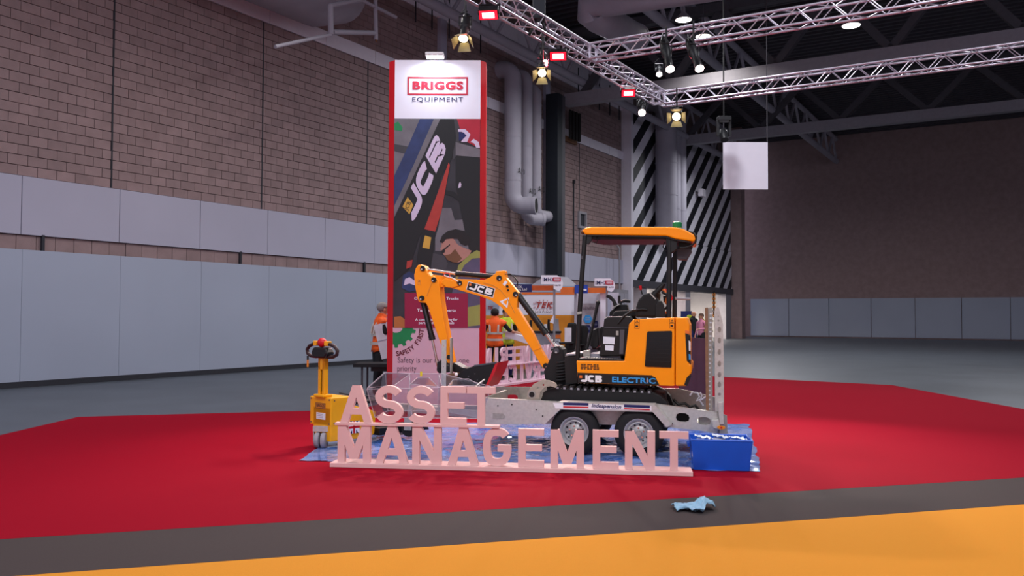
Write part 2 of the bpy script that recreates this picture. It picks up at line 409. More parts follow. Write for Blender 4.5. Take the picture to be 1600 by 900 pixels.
# vertical ventilation ducts
def elbow(p, d0, d1, r, n=6):
    p, d0, d1 = Vector(p), Vector(d0), Vector(d1); out = []
    for i in range(n+1):
        a = math.pi/2*i/n; out.append(p - d0*r + d0*r*math.sin(a) + d1*r*(1-math.cos(a)))
    return out
def vduct(th, t, y, r, ztop, zbot, out_dir, out_len, lab=None, name='duct_pipe'):
    pts = [(t, .2, ztop)] + elbow((t, y, ztop), (0, -1, 0), (0, 0, -1), r*1.4) + [(t, y, zbot+r*2)]
    if out_len: pts += elbow((t, y, zbot), (0, 0, -1), out_dir, r*1.4)
    e = Vector((t, y, zbot)) + Vector(out_dir)*out_len; pts.append(e)
    p = MB().tube(pts, r, n=20).build(name, 'duct', th, smooth=35)
    MB().tube([e, e+Vector(out_dir)*.12], r*1.06, n=20).build('outlet_collar', 'duct', p, smooth=35)
    MB().tube([e+Vector(out_dir)*.115, e+Vector(out_dir)*.125], r*.86, n=20).build('outlet_mouth', 'black_matt', p)
    for z in (ztop-r*3, (ztop+zbot)/2, zbot+r*3): MB().tube([(t, y, z-.04), (t, y, z+.04)], r*1.03, n=20).build('joint_band', 'duct', p, smooth=35)
    if lab: text('lettering', lab, 'black', p, (t+r*.2, y-r-.02, zbot+r*3+.35), size=.34)
    return p
va = thing('ventilation_duct', 'three pale grey vertical ducts with open ends beside the dark column', 'duct', WLOC, WROT)
a = (11.6898, -0.7, 6.2429); vduct(va, a[0], -.7, .36, 12.0, (11.6902, -0.7, 6.1893)[2], (.3, -.95, 0), .9, 'A10')
a = (12.811, -0.7, 6.3685); vduct(va, a[0], -.7, .27, 12.0, (12.8146, -0.7, 5.7631)[2], (.75, -.66, 0), .7, 'A10')
a = (13.6492, -0.7, 6.4625); vduct(va, a[0], -.7, .25, 11.6, (13.6516, -0.7, 6.0135)[2], (.98, -.2, 0), .9, 'A10')
vb = thing('ventilation_duct', 'bundle of pale grey vertical ducts in front of the striped wall', 'duct', WLOC, WROT)
a = (28.1466, -1.2, 8.7987); vduct(vb, a[0], -1.2, .62, 14.2, 6.75, (0, 0, -1), 0)
a = (29.4045, -1.2, 8.9557); vduct(vb, a[0], -1.2, .4, 13.8, 6.75, (0, 0, -1), 0)
a = (30.3843, -1.2, 9.078); vduct(vb, a[0], -1.2, .4, 13.6, 6.75, (0, 0, -1), 0)
# roof duct with elbow
rd = thing('roof_duct', 'large round grey duct with an elbow hanging under the roof deck', 'duct')
e0, e1, e2, e3 = (4.4919, 31.5, 11.8806), (2.7487, 27.5, 11.2388), (2.5149, 27.2, 11.5038), (8.2225, 22, 10.7707)
MB().tube([e0, (3.4651, 29.2, 11.5262), e1, (2.5354, 27.2, 11.2979), e2, (2.8794, 26.8, 11.5628), e3], [.5, .5, .52, .55, .56, .56, .56], n=20).build('duct_pipe', 'duct', rd, smooth=40)
MB().tube([e0, (4.5606, 31.65, 11.901)], .53, n=20).build('end_collar', 'duct', rd, smooth=40)
# duct and pipework in the upper left corner
ld = thing('roof_duct', 'broad grey duct body above the pale band, upper left', 'duct', WLOC, WROT)
MB().tube([(-14, -1.4, 11.45), (-.5, -1.4, 11.45), (.1, -1.4, 11.6), (.5, -1.4, 11.9)], [1.35, 1.35, 1.2, .5], n=24).build('duct_pipe', 'duct', ld, smooth=50)
pw = thing('pipework', 'thin grey pipe frame under the duct, upper left', 'pipes', WLOC, WROT)
q = -2.9
for a, b_, r in (((-1.7325, -2.9, 10.0518), (-0.2868, -2.9, 10.7082), .07), ((-1.7077, -2.9, 10.0772), (-1.6708, -2.9, 9.2755), .08), ((-1.5964, -2.9, 9.3674), (0.1487, -2.9, 9.838), .07),
                 ((0.1776, -2.9, 10.9133), (0.2228, -2.9, 9.6609), .06), ((-0.4243, -2.9, 10.6272), (1.1472, -2.9, 10.6003), .05), ((-3.6868, -2.9, 8.3938), (-1.6708, -2.9, 9.2755), .05)):
    MB().cyl(a, b_, r, n=10).build('pipe', 'duct', pw, smooth=40)
MB().cyl((0.2223, -2.9, 9.6985), (0.2382, -2.9, 9.5896), .05, .02, n=10).build('sprinkler_head', 'brown', pw, smooth=40)
# hangers from the upper wall
ha = thing('cable_hanger', 'row of thin dark hanging rods on the upper wall band', 'hangers', WLOC, WROT)
for t in (5.5, 6.5, 7.6, 8.7, 9.8, 18.6, 19.8, 21, 22.3, 23.5, 36, 37.5, 39, 40.5): MB().cyl((t, -.3, 12.2), (t, -.3, 13.8), .03, n=6).build('rod', 'wall_dark', ha)
# hanging black strips, wall box, conduit
hs = thing('hanging_strips', 'cluster of black strips hanging high on the block wall', 'strips', WLOC, WROT)
for k in range(4):
    a = (17.4947, -0.35, 11.0704); MB().box(a[0]+k*.3, a[0]+k*.3+.18, -.4-.02*k, -.34, (17.4976, -0.35, 10.1144)[2], 11.5).build('strip', 'black_matt', hs)
MB().box(a[0]-.15, a[0]+1.25, -.16, -.02, (18.1792, -0, 10.0211)[2], (18.1785, -0, 10.2722)[2]).build('mounting_board', 'brown', hs)
wv = thing('wall_vent', 'small rectangular vent framed in grey on the block wall', 'vent', WLOC, WROT)
a = (19.517, -0, 6.3938)
MB().box(a[0]-.42, a[0]-.3, -.12, .0, a[2]-.42, a[2]+.42).box(a[0]+.3, a[0]+.42, -.12, 0, a[2]-.42, a[2]+.42).box(a[0]-.3, a[0]+.3, -.12, 0, a[2]+.3, a[2]+.42).box(a[0]-.3, a[0]+.3, -.12, 0, a[2]-.42, a[2]-.3).build('frame', 'steel_grey', wv)
MB().box(a[0]-.3, a[0]+.3, -.04, 0, a[2]-.3, a[2]+.3).build('opening', 'wall_dark', wv)
cd = thing('wall_conduit', 'thin dark vertical conduit on the block wall', 'conduit', WLOC, WROT)
a = (18.5967, 0, 8.165); MB().cyl((a[0], -.05, 4.7), (a[0], -.05, a[2]), .035, n=8).build('pipe', 'wall_dark', cd)
MB().box(a[0]-.06, a[0]+.06, -.12, 0, a[2]-.05, a[2]+.12).build('end_box', 'wall_dark', cd)
cu = thing('wall_cabinet', 'grey electrical cabinet with conduit at the corner of the stripes', 'cabinet', WLOC, WROT)
a = (23.0875, -0.5, 2.4205)
MB().box(a[0]-.9, a[0]+.6, -.75, -.4, .3, 3.0).build('body', 'steel_grey', cu)
MB().box(a[0]-.7, a[0]-.1, -.8, -.75, 1.6, 2.8).build('door', 'duct', cu); MB().box(a[0]+.0, a[0]+.5, -.8, -.75, 1.6, 2.8).build('door', 'duct', cu)
MB().tube([(a[0], -.5, 3.0), (a[0], -.5, 5.2), (a[0]-.15, -.3, 5.5)], .05, n=8).build('conduit', 'steel_grey', cu)
fl = thing('wall_floodlight', 'small pale floodlight box on the striped wall', 'floodlight', WLOC, WROT)
a = (35.5377, -0.6, 9.6373)
MB().box(a[0]-.35, a[0]+.35, -1.0, -.7, a[2]-.2, a[2]+.3).build('housing', 'wall_white', fl, bevel=.03); MB().box(a[0]-.08, a[0]+.08, -.7, -.44, a[2]-.05, a[2]+.08).build('bracket', 'steel_grey', fl)
# high-bay lamps
for i, (p, lab) in enumerate((((6.6437, 33.3, 13.1533), 'upper round high-bay lamp glowing under the roof'), ((7.7926, 35, 13.057), 'lower round high-bay lamp just above the truss'),
                              ((11.8672, 30, 11.8269), 'round high-bay lamp further right under the roof'), ((-3.4592, 19, 10.9324), 'round high-bay lamp high above the banner tower'))):
    h = thing('high_bay_lamp', lab, 'lamp', p, group='high-bay lamps under the roof')
    MB().lathe([(.06, .55), (.08, .3), (.3, .06), (.34, 0)], (0, 0, 0), 'z', 24).build('shade', 'steel_grey', h, smooth=50)
    MB().lathe([(.3, -.01), (.3, .0)], (0, 0, 0), 'z', 24).build('diffuser', 'lamp_white' if 'lamp_white' in M else mat('lamp_white', 'fff4e6', emis=9).name, h)
    MB().cyl((0, 0, .5), (0, 0, 2.2), .02, n=6).build('suspension_rod', 'steel_dark', h)
    light('high_bay_light', 'AREA', (0, 0, -.06), 200, (1, .95, .9), size=.5, angle=140, parent=h)

# ================================================================== LETTER SIGN IN FRONT
def plate(outer, holes, y0, y1):
    bm = bmesh.new()
    def loop(pts):
        vs_ = [bm.verts.new((a, 0, b)) for a, b in pts]
        return [bm.edges.new((vs_[i], vs_[(i+1) % len(vs_)])) for i in range(len(vs_))]
    es = loop(outer)
    for h in holes: es += loop(h)
    bmesh.ops.triangle_fill(bm, use_beauty=True, use_dissolve=False, edges=es)
    bm.verts.index_update(); tri = [[v.index for v in f.verts] for f in bm.faces]; vs_ = [(v.co.x, v.co.z) for v in bm.verts]; n = len(vs_)
    mb = MB(); allv = [(a, y0, b) for a, b in vs_]+[(a, y1, b) for a, b in vs_]
    fs = [tuple(t) for t in tri]+[tuple(i+n for i in reversed(t)) for t in tri]
    st = 0
    for lp in [outer]+list(holes):
        k = len(lp); fs += [(st+i, st+(i+1) % k, n+st+(i+1) % k, n+st+i) for i in range(k)]; st += k
    bm.free(); return mb.add(allv, fs)
def oval(cx, cz, rx_, rz_, n=14, e=1.): return arc(cx, cz, rx_, rz_, 0, 360-360/n, n-1, e)

SLOC, SROT = (-1.9262, 9.2118, 0), (0, 0, -0.1254)
sg = thing('letter_sign', 'white freestanding letters with red light painted in, reading ASSET MANAGEMENT on a long base board', 'sign', SLOC, SROT)
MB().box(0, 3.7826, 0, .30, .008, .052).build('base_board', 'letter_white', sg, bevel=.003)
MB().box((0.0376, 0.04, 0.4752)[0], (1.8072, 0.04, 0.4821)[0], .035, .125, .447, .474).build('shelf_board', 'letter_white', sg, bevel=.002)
YF, YB = .05, .11
row2 = [('M', 527.5, 578), ('A', 586, 637.5), ('N', 644, 689), ('A', 699, 748), ('G', 754.5, 798.5), ('E', 809.5, 849.6), ('M', 860, 912.4), ('E', 926, 966.7), ('N', 976.4, 1023.6), ('T', 1030.5, 1076)]
xs2 = [[(0.0688, 0.423), (0.4788, 0.8361), (0.8809, 1.1899), (1.2582, 1.591), (1.635, 1.9309), (2.0045, 2.2716), (2.3405, 2.6859), (2.775, 3.0403), (3.1032, 3.4079), (3.4522, 3.7431)]][0]
for (ch, a, b), (x0, x1) in zip(row2, xs2):
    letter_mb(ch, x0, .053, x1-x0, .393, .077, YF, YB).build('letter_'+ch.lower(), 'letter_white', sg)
xs1 = [[(0.093, 0.4399), (0.4748, 0.7718), (0.8188, 1.1171), (1.1802, 1.4532), (1.4634, 1.7619)]][0]
for ch, (x0, x1) in zip('ASSET', xs1):
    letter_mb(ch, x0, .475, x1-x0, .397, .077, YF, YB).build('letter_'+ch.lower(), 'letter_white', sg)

# ---- second letter sign, seen from behind
es = thing('letter_sign', 'white letter sign ENGINEERING SERVICES with red light painted in, seen mirrored from behind, beyond the arm', 'sign', (1.0801, 22.6732, 0), (0, 0, -2.0728))
MB().box(-.15, 4.35, -.12, .3, .008, .05).build('base_board', 'letter_back_redlit', es)
MB().box(-.12, 4.25, .02, .2, .455, .48).build('shelf_board', 'letter_back_redlit', es)
for i, ch in enumerate('ENGINEERING'):
    letter_mb(ch, .02+i*.378, .48, .31 if ch != 'I' else .24, .40, .08, .08, .13).build('letter_'+ch.lower(), 'letter_back_redlit', es)
for i, ch in enumerate('SERVICES'):
    letter_mb(ch, .15+i*.415, .05, .34 if ch != 'I' else .24, .405, .08, .08, .13).build('letter_'+ch.lower(), 'letter_back_redlit', es)

# ================================================================== BANNER TOWER
BLOC = (-2.1906, 15.2, -0)
bt = thing('banner_tower', 'tall red-edged banner tower with printed white header and workshop photo', 'banner', BLOC)
bx0, bx1 = (0.099, 0, 3.7934)[0], (1.6194, 0, 3.7988)[0]
bl, br = (-0.0197, 0, 3.793)[0], (1.7155, 0, 3.7991)[0]
bz = (0.8133, 0, 6.1457)[2]; bz1 = (0.8199, 0, 5.0992)[2]; bz2 = (0.8432, 0, 1.4017)[2]
MB().box(bx0, bx1, .02, .6, 0, bz-.01).build('core', 'red_deep', bt)
for (a, b, c_) in ((bl, bx0, 1), (br, bx1, 1)):
    MB().prism([(a, .13), (b, .0), (b, .6), (a, .6)], 0, bz, 'z').build('side_panel', 'red_deep', bt)
MB().box(bx0, bx1, 0, .02, bz1, bz).build('header_print', 'print_white', bt)
mat('print_bg', '2b2a30', .5, var=.35, scale=2.2); mat('print_grey', '6a666c', .5, var=.2, scale=3); mat('print_darkgrey', '3a383d', .5, var=.2, scale=3)
mat('print_denim', '27345f', .5, var=.25, scale=4); mat('print_black', '111114', .45); mat('print_letter', 'cbbcd4', .5, var=.02)
mat('print_red', 'a8342c', .5, var=.1); mat('print_magenta', '8c0439', .5, var=.02); mat('print_pink', 'c9a3b3', .55, var=.02); mat('print_flag', 'a81a30', .5)
mat('print_skin', 'a9796c', .55, var=.06, scale=8); mat('print_hair', '1a1517', .6); mat('print_vest', '8d8f47', .55, var=.06); mat('print_shirt', '514a63', .55, var=.12, scale=6)
mat('print_yellow', 'c79a3c', .5); mat('print_orange', 'a8642f', .5); mat('print_text', '57424f', .5); mat('print_maroon', '5f1526', .5); mat('print_logo', 'b5213a', .5)
ph = MB().box(bx0, bx1, 0, .02, bz2, bz1).build('photo_print', 'print_bg', bt)
lo = MB().box(bx0, bx1, 0, .02, 0.05, bz2).build('lower_print', 'print_pink', bt)
MB().box(bx0-.02, bx1+.02, -.01, .6, 0.008, .05).build('plinth', 'red_deep', bt)
def pr(name, m, poly, lay, parent): return MB().prism(poly, -.0016*lay-.0008, -.0016*lay+.0008).build(name, m, parent)
# printed picture: workshop, loader arm and fitter
pr('printed_background', 'print_grey', [(0.0944, 5.0909), (0.9333, 5.0939), (0.3739, 4.0783), (0.1046, 3.7935)], 1, ph)
pr('printed_background', 'print_darkgrey', [(0.0979, 4.6463), (0.5401, 4.5681), (0.4846, 4.4199), (0.0989, 4.521)], 2, ph)
pr('printed_hard_hat', 'green', [(0.0951, 5.011), (0.1628, 5.0455), (0.2429, 4.9431), (0.2321, 4.8747), (0.096, 4.897)], 2, ph)
pr('printed_arm_edge', 'print_denim', [(0.5479, 5.0925), (0.8652, 5.0936), (0.3734, 4.1352), (0.1071, 3.4759), (0.1024, 4.0774), (0.3362, 4.5901)], 3, ph)
pr('printed_steel_edge', 'print_grey', [(0.7972, 5.0934), (0.9106, 5.0938), (0.1082, 3.3399), (0.1066, 3.5439), (0.3736, 4.1124)], 4, ph)
pr('printed_arm', 'print_black', [(0.9106, 5.0938), (1.1486, 5.0946), (1.1958, 4.764), (1.1075, 4.3652), (0.9394, 4.0803), (0.6962, 3.2287), (0.551, 3.0018), (0.3858, 2.4362), (0.117, 2.2096), (0.1082, 3.3285)], 4, ph)
pr('printed_background', 'print_darkgrey', [(1.1486, 5.0946), (1.296, 5.0951), (1.2313, 4.4794), (1.1414, 4.3653)], 3, ph)
pr('printed_flag', 'print_flag', [(1.2053, 5.0948), (1.6134, 5.0962), (1.6158, 4.5719), (1.3888, 4.685), (1.2745, 4.8783)], 4, ph)
pr('printed_flag_stripe', 'print_letter', [(1.229, 4.9124), (1.3536, 4.9128), (1.4447, 4.8219), (1.3888, 4.685), (1.2755, 4.6846), (1.3655, 4.7988), (1.2972, 4.867), (1.2292, 4.8668)], 5, ph)
pr('printed_flag_stripe', 'navy', [(1.2405, 4.8668), (1.3199, 4.8557), (1.3769, 4.7989), (1.298, 4.7188), (1.2414, 4.7072)], 6, ph)
pr('printed_flag_stripe', 'print_letter', [(1.4454, 4.6852), (1.5018, 4.7423), (1.5926, 4.6857), (1.6158, 4.5832), (1.5478, 4.583), (1.5135, 4.6626)], 5, ph)
pr('printed_casing', 'print_grey', [(1.1849, 4.6842), (1.6159, 4.5605), (1.6166, 4.4125), (1.1862, 4.4451)], 5, ph)
pr('printed_machine', 'print_black', [(1.1863, 4.4337), (1.4465, 4.4688), (1.6167, 4.3897), (1.6258, 2.4405), (1.4555, 2.6658), (1.3517, 3.1177), (1.2589, 3.5706), (1.1892, 3.9108)], 4, ph)
pr('printed_highlight', 'print_letter', [(1.2456, 3.9451), (1.268, 3.9792), (1.2909, 3.9339), (1.2799, 3.877), (1.2347, 3.8655)], 5, ph)
pr('printed_panel', 'print_grey', [(0.9429, 3.5128), (1.1123, 3.5134), (1.193, 3.2304), (1.0585, 3.0601), (0.8777, 3.0934)], 3, ph)
pr('printed_background', 'print_grey', [(0.9217, 3.2861), (1.3733, 3.3103), (1.4765, 2.9824), (1.4777, 2.7563), (0.8347, 2.754), (0.8333, 2.9801)], 2, ph)
pr('printed_hose', 'print_black', [(1.0088, 3.8307), (1.1672, 3.7972), (1.3036, 3.6615), (1.3495, 3.5256), (1.3045, 3.5027), (1.2359, 3.6386), (1.1224, 3.7289), (1.0092, 3.7512)], 5, ph)
pr('printed_cylinder', 'print_red', [(1.0625, 4.3195), (1.0854, 4.2741), (0.9432, 3.4561), (0.8325, 3.0933), (0.6403, 3.1379), (0.6958, 3.2853), (0.9401, 3.9667)], 5, ph)
pr('printed_ram', 'print_black', [(0.6065, 3.1264), (0.8325, 3.0933), (0.7901, 2.6635), (0.7029, 2.2117), (0.4784, 2.0982), (0.5195, 2.6625)], 6, ph)
pr('printed_warning', 'print_yellow', [(0.6524, 3.0248), (0.7655, 2.9912), (0.7329, 2.7876), (0.6087, 2.8097)], 7, ph)
pr('printed_badge', 'print_yellow', [(0.3427, 3.7035), (0.4454, 3.5677), (0.3788, 3.3975), (0.2535, 3.5331)], 6, ph)
text('printed_badge_text', 'JCB', 'print_black', ph, (0.3494, -0.0125, 3.5504), size=.1, ang=D(-68))
# slanted logo: letters run up the arm
p0, p1 = Vector((0.4421, 0, 3.2278)), Vector((0.8486, 0, 4.1368)); dz = p1-p0; an = math.atan2(dz.z, dz.x)
jl = MB(); xx = 0
up = 1.0
for ch, w_ in (('J', .46), ('C', .48), ('B', .48)):
    letter_mb(ch, p0.x+math.cos(an)*xx, p0.z+math.sin(an)*xx, w_, .30, .105, -.012, -.0095, jl, shear=.70, ang=an); xx += w_+.02
jl.build('printed_logo', 'print_letter', ph)
# fitter in profile
pr('printed_shirt', 'print_shirt', [(1.3097, 2.5297), (1.4555, 2.6658), (1.6246, 2.689), (1.6306, 1.4044), (1.1357, 1.4027), (1.1105, 1.8751), (1.198, 2.3262)], 5, ph)
pr('printed_vest', 'print_vest', [(1.1874, 2.2134), (1.2422, 2.4956), (1.4329, 2.6883), (1.5678, 2.7679), (1.6243, 2.7455), (1.6249, 2.6325), (1.4896, 2.6207), (1.3437, 2.496), (1.2545, 2.3038)], 6, ph)
pr('printed_vest', 'print_vest', [(1.415, 1.7636), (1.6287, 1.8093), (1.6304, 1.4494), (1.4168, 1.4262)], 6, ph)
pr('printed_face', 'print_skin', [(0.9465, 2.924), (1.0251, 2.9808), (1.138, 2.9699), (1.2402, 2.8572), (1.3081, 2.8235), (1.4777, 2.7563), (1.4329, 2.677), (1.3094, 2.5749), (1.2194, 2.5407), (1.1516, 2.5631), (1.0612, 2.5966), (1.0384, 2.6417), (0.9931, 2.6755), (0.9362, 2.7544), (0.9246, 2.7995), (0.9469, 2.8448)], 7, ph)
pr('printed_hair', 'print_hair', [(0.9127, 2.9126), (0.9571, 3.0258), (1.0582, 3.1054), (1.1935, 3.1398), (1.3517, 3.1064), (1.454, 2.9823), (1.4545, 2.8805), (1.3644, 2.8463), (1.2852, 2.8799), (1.2283, 2.9702), (1.1042, 2.9698), (1.0252, 2.9582), (0.9692, 2.8901)], 8, ph)
pr('printed_beard', 'brown', [(1.0044, 2.6755), (1.1057, 2.6985), (1.1842, 2.7891), (1.241, 2.7102), (1.3092, 2.6201), (1.2194, 2.5407), (1.1404, 2.5574), (1.0499, 2.5966)], 8, ph)
pr('printed_ear', 'print_skin', [(1.0931, 2.9358), (1.1493, 2.9699), (1.1947, 2.9248), (1.1951, 2.8457), (1.1503, 2.8003), (1.1049, 2.8454)], 9, ph)
pr('printed_glasses', 'print_black', [(0.9418, 2.7544), (1.0934, 2.8736), (1.1003, 2.8567), (1.0094, 2.7772), (1.0041, 2.7263), (0.959, 2.7092)], 9, ph)
pr('printed_machine', 'print_darkgrey', [(0.7785, 2.7199), (1.0044, 2.6642), (1.0616, 2.5289), (0.9508, 2.2126), (0.7483, 2.1555)], 4, ph)
pr('printed_rag', 'print_denim', [(0.2739, 2.323), (0.3861, 2.3911), (0.5218, 2.3238), (0.5686, 2.0759), (0.3887, 2.0302), (0.2531, 2.0974)], 5, ph)
pr('printed_rag', 'print_letter', [(0.3082, 2.2554), (0.3868, 2.2895), (0.5001, 2.211), (0.5458, 2.1209), (0.3877, 2.1768), (0.2865, 2.1426)], 6, ph)
pr('printed_bracket', 'print_red', [(0.3397, 2.5715), (0.441, 2.5945), (0.4194, 2.4702), (0.3294, 2.436)], 6, ph)
pr('printed_crate', 'print_orange', [(0.1218, 1.5903), (0.2343, 1.6019), (0.3248, 1.5348), (0.3258, 1.3999), (0.1233, 1.3992)], 5, ph)
mg = pr('printed_text_panel', 'print_magenta', [(0.3044, 2.013), (1.4138, 2.0057), (1.4169, 1.4037), (0.3089, 1.3998)], 8, ph)
def bt_text(s, cx, cy, w_, h_, m, par, bold=0., lay=.016, **k):
    return text('lettering', s, m, par, (cx, -lay, cy), w_, h_, bold=bold, **k)
for s, px_, w_, bd in (('Our super Tough Trucks', (0.8625, 0, 1.9136), .78, .012), ('Talk to our experts', (0.8638, 0, 1.7054), .68, .02),
                       ('A comprehensive offering for', (0.8648, 0, 1.5423), .74, .012), ('parts and the originals', (0.8652, 0, 1.4861), .62, .012)):
    bt_text(s, px_[0], px_[2], w_, .062, 'print_white', ph, bd)
# header logo
hd = bt
lx0, lz0, lx1, lz1 = (0.3236, 0, 5.5258)[0], (0.3237, 0, 5.5201)[2], (1.3942, 0, 5.8384)[0], (1.3942, 0, 5.8442)[2]
ft = .028
MB().box(lx0, lx1, -.004, 0, lz0, lz0+ft).box(lx0, lx1, -.004, 0, lz1-ft, lz1).box(lx0, lx0+ft, -.004, 0, lz0+ft, lz1-ft).box(lx1-ft, lx1, -.004, 0, lz0+ft, lz1-ft).build('logo_frame', 'print_logo', bt)
bt_text('BRIGGS', (lx0+lx1)/2, (lz0+lz1)/2, .90, .155, 'print_logo', bt, .055, .004, sp=1.14)
bt_text('EQUIPMENT', (lx0+lx1)/2, (0.8177, 0, 5.4384)[2], .90, .09, 'navy', bt, .0, .005, sp=1.15)
# gear and slogan
gc = (0.1515, 0, 1.3993)
gp = []
for k in range(14):
    a0 = k*2*math.pi/14
    for da, r_ in ((0, .30), (.13, .30), (.17, .355), (.33, .355), (.37, .30)): gp.append((gc[0]+r_*math.cos(a0+da), gc[2]+r_*math.sin(a0+da)))
gpoly = [(max(bx0+.001, x), min(bz2-.002, z)) for x, z in gp]
pr('printed_gear', 'green', gpoly, 1, lo)
pr('printed_gear_hub', 'print_pink', [(max(bx0+.001, x), min(bz2-.003, z)) for x, z in oval(gc[0], gc[2], .12, .09)], 2, lo)
for k, ch in enumerate('SAFETY FIRST'):
    a = D(-86 + k*7.2)
    if ch != ' ': text('lettering', ch, 'print_maroon', lo, (gc[0]+.46*math.cos(a), -.004, gc[2]+.46*math.sin(a)), size=.115, ang=-(a+math.pi/2), bold=.025)
s_ = (0.8131, 0, 0.8291); bt_text('Safety is our number one', s_[0], s_[2], 1.25, .125, 'print_text', lo, -.004, .004)
s_ = (0.348, 0, 0.6818); bt_text('priority', s_[0], s_[2], .335, .125, 'print_text', lo, -.004, .004)
# spot on top of the tower
bl_ = thing('banner_lamp', 'white flat floodlight on top of the banner tower', 'lamp', (-1.366, 15.2, 6.1457))
MB().box(-.16, .16, -.30, -.06, .0, .06).build('housing', 'white', bl_, bevel=.01)
MB().box(-.14, .14, -.28, -.08, -.006, .0).build('lens', mat('lens_white', 'eef6ff', emis=14).name, bl_)
MB().box(-.02, .02, -.08, .12, .01, .04).build('arm', 'steel_grey', bl_)
light('banner_light', 'AREA', (0, -.17, -.03), 15, (.85, .93, 1), size=.18, angle=170, parent=bl_)

# ================================================================== PLANT TRAILER
TLOC, TROT = (0.7151, 10.0178, 0), (0, 0.0209, -0.2269)
tr = thing('plant_trailer', 'galvanised twin-axle plant trailer carrying the yellow mini excavator', 'trailer', TLOC, TROT)
MB().box(-1.15, 1.50, .24, 1.38, .36, .40).build('deck', 'galv', tr)
# near side rail with oval cut-outs
rail = [(-1.1342, 0.5974), (-0.224, 0.5937), (0.9154, 0.6212), (1.6145, 0.5563), (1.6398, 0.3184), (1.3904, 0.3484), (1.095, 0.3618), (0.7367, 0.3722), (-0.0118, 0.3478), (-0.4341, 0.3257), (-1.1261, 0.2817)]
hole1 = [(1.1434, 0.4816), (1.1536, 0.5188), (1.1858, 0.535), (1.2507, 0.5346), (1.2871, 0.5145), (1.2984, 0.4822), (1.2882, 0.4488), (1.2525, 0.436), (1.1876, 0.4363), (1.1549, 0.4492)]
hole2 = [(1.3813, 0.4572), (1.395, 0.4907), (1.4305, 0.5035), (1.4876, 0.5027), (1.5235, 0.4864), (1.5382, 0.4544), (1.5246, 0.421), (1.4821, 0.4115), (1.4249, 0.4158), (1.3961, 0.4288)]
plate(rail, [hole1, hole2], .20, .235).build('side_rail', 'galv_light', tr)
top = [(-1.1342, 0.5974), (-0.224, 0.5937), (0.9154, 0.6212), (1.6145, 0.5563)]
for a, b in zip(top[:-1], top[1:]): MB().bar((a[0], .235, a[1]), (b[0], .235, b[1]), .07, .008).build('rail_flange', 'galv_light', tr)
far = [(-1.2998, 0.6375), (1.1255, 0.7168), (1.6455, 0.6179), (1.65, 0.3514), (-1.2899, 0.2436)]
fh = [(-1.1372, 0.4991), (-1.1203, 0.5298), (-1.0766, 0.5403), (-1.0151, 0.5431), (-0.9842, 0.5317), (-0.9746, 0.498), (-0.9869, 0.4633), (-1.0568, 0.4516), (-1.1186, 0.4615)]
plate(far, [fh], 1.37, 1.40).build('side_rail', 'galv', tr)
MB().prism([(1.3942, 0.5044), (1.5375, 0.4971), (1.5391, 0.4023), (1.3959, 0.4094)], .27, .275).build('rail_backing', 'galv', tr)
MB().prism([(1.1117, 0.5418), (1.3145, 0.5371), (1.3166, 0.4199), (1.114, 0.4167)], .30, .305).build('rail_backing', 'black_matt', tr)
MB().box(-1.16, -1.12, .22, 1.40, .33, .60).build('front_board', 'galv', tr)
# frame below the left part of the rail
MB().prism([(-1.1392, 0.3767), (-0.4358, 0.3969), (-0.4344, 0.3361), (-1.1374, 0.3072)], .24, .30).build('chassis_beam', 'galv', tr)
MB().box(-1.15, 1.5, .9, .96, .30, .36).build('chassis_beam', 'galv', tr)
# drawbar, hitch and jockey wheel
for y0 in (.45, 1.15):
    MB().bar((-1.12, y0, .36), (-2.25, .8, .36), .06, .10).build('drawbar', 'galv_light', tr)
MB().bar((-2.2, .8, .37), (-2.55, .8, .37), .08, .09).build('hitch', 'galv', tr)
MB().ball((-2.6, .8, .36), .07).build('hitch_head', 'black', tr, smooth=60)
jw = (-2.2395, 0.62, 0.1992)
MB().cyl((jw[0], .66, .12), (jw[0], .66, .62), .028).build('jockey_stem', 'galv_light', tr, smooth=40)
MB().lathe([(.03, -.035), (.09, -.035), (.105, -.02), (.105, .02), (.09, .035), (.03, .035)], (jw[0], .66, .118), 'y', 24).build('jockey_wheel', 'rubber', tr, smooth=40)
MB().box(jw[0]-.05, jw[0]+.05, .60, .615, .1, .26).build('jockey_fork', 'galv', tr)
# upright post with holes at the front, bucket rest
po = [(-1.7643, 1.2755), (-1.7057, 1.2813), (-1.6894, 0.6785), (-1.7479, 0.676)]
def rnd(c, r): return oval(c[0], c[2], r, r, 8)
plate([(a, b if i < 2 else .36) for i, (a, b) in enumerate(po)], [rnd((-1.7411, 0.45, 1.1961), .008), rnd((-1.7383, 0.45, 1.0921), .008), rnd((-1.7342, 0.45, 0.9403), .008)], .44, .455).build('front_post', 'galv_light', tr)
MB().prism([(-1.7063, 1.2977), (-1.6852, 1.2983), (-1.6682, 0.6673), (-1.6893, 0.6664)], .6, .66).build('front_post', 'galv', tr)
MB().prism([(-1.7136, 0.8419), (-1.5885, 0.8629), (-1.5592, 0.7041), (-1.7091, 0.6736)], .5, .75).build('bucket_rest', 'brown', tr)
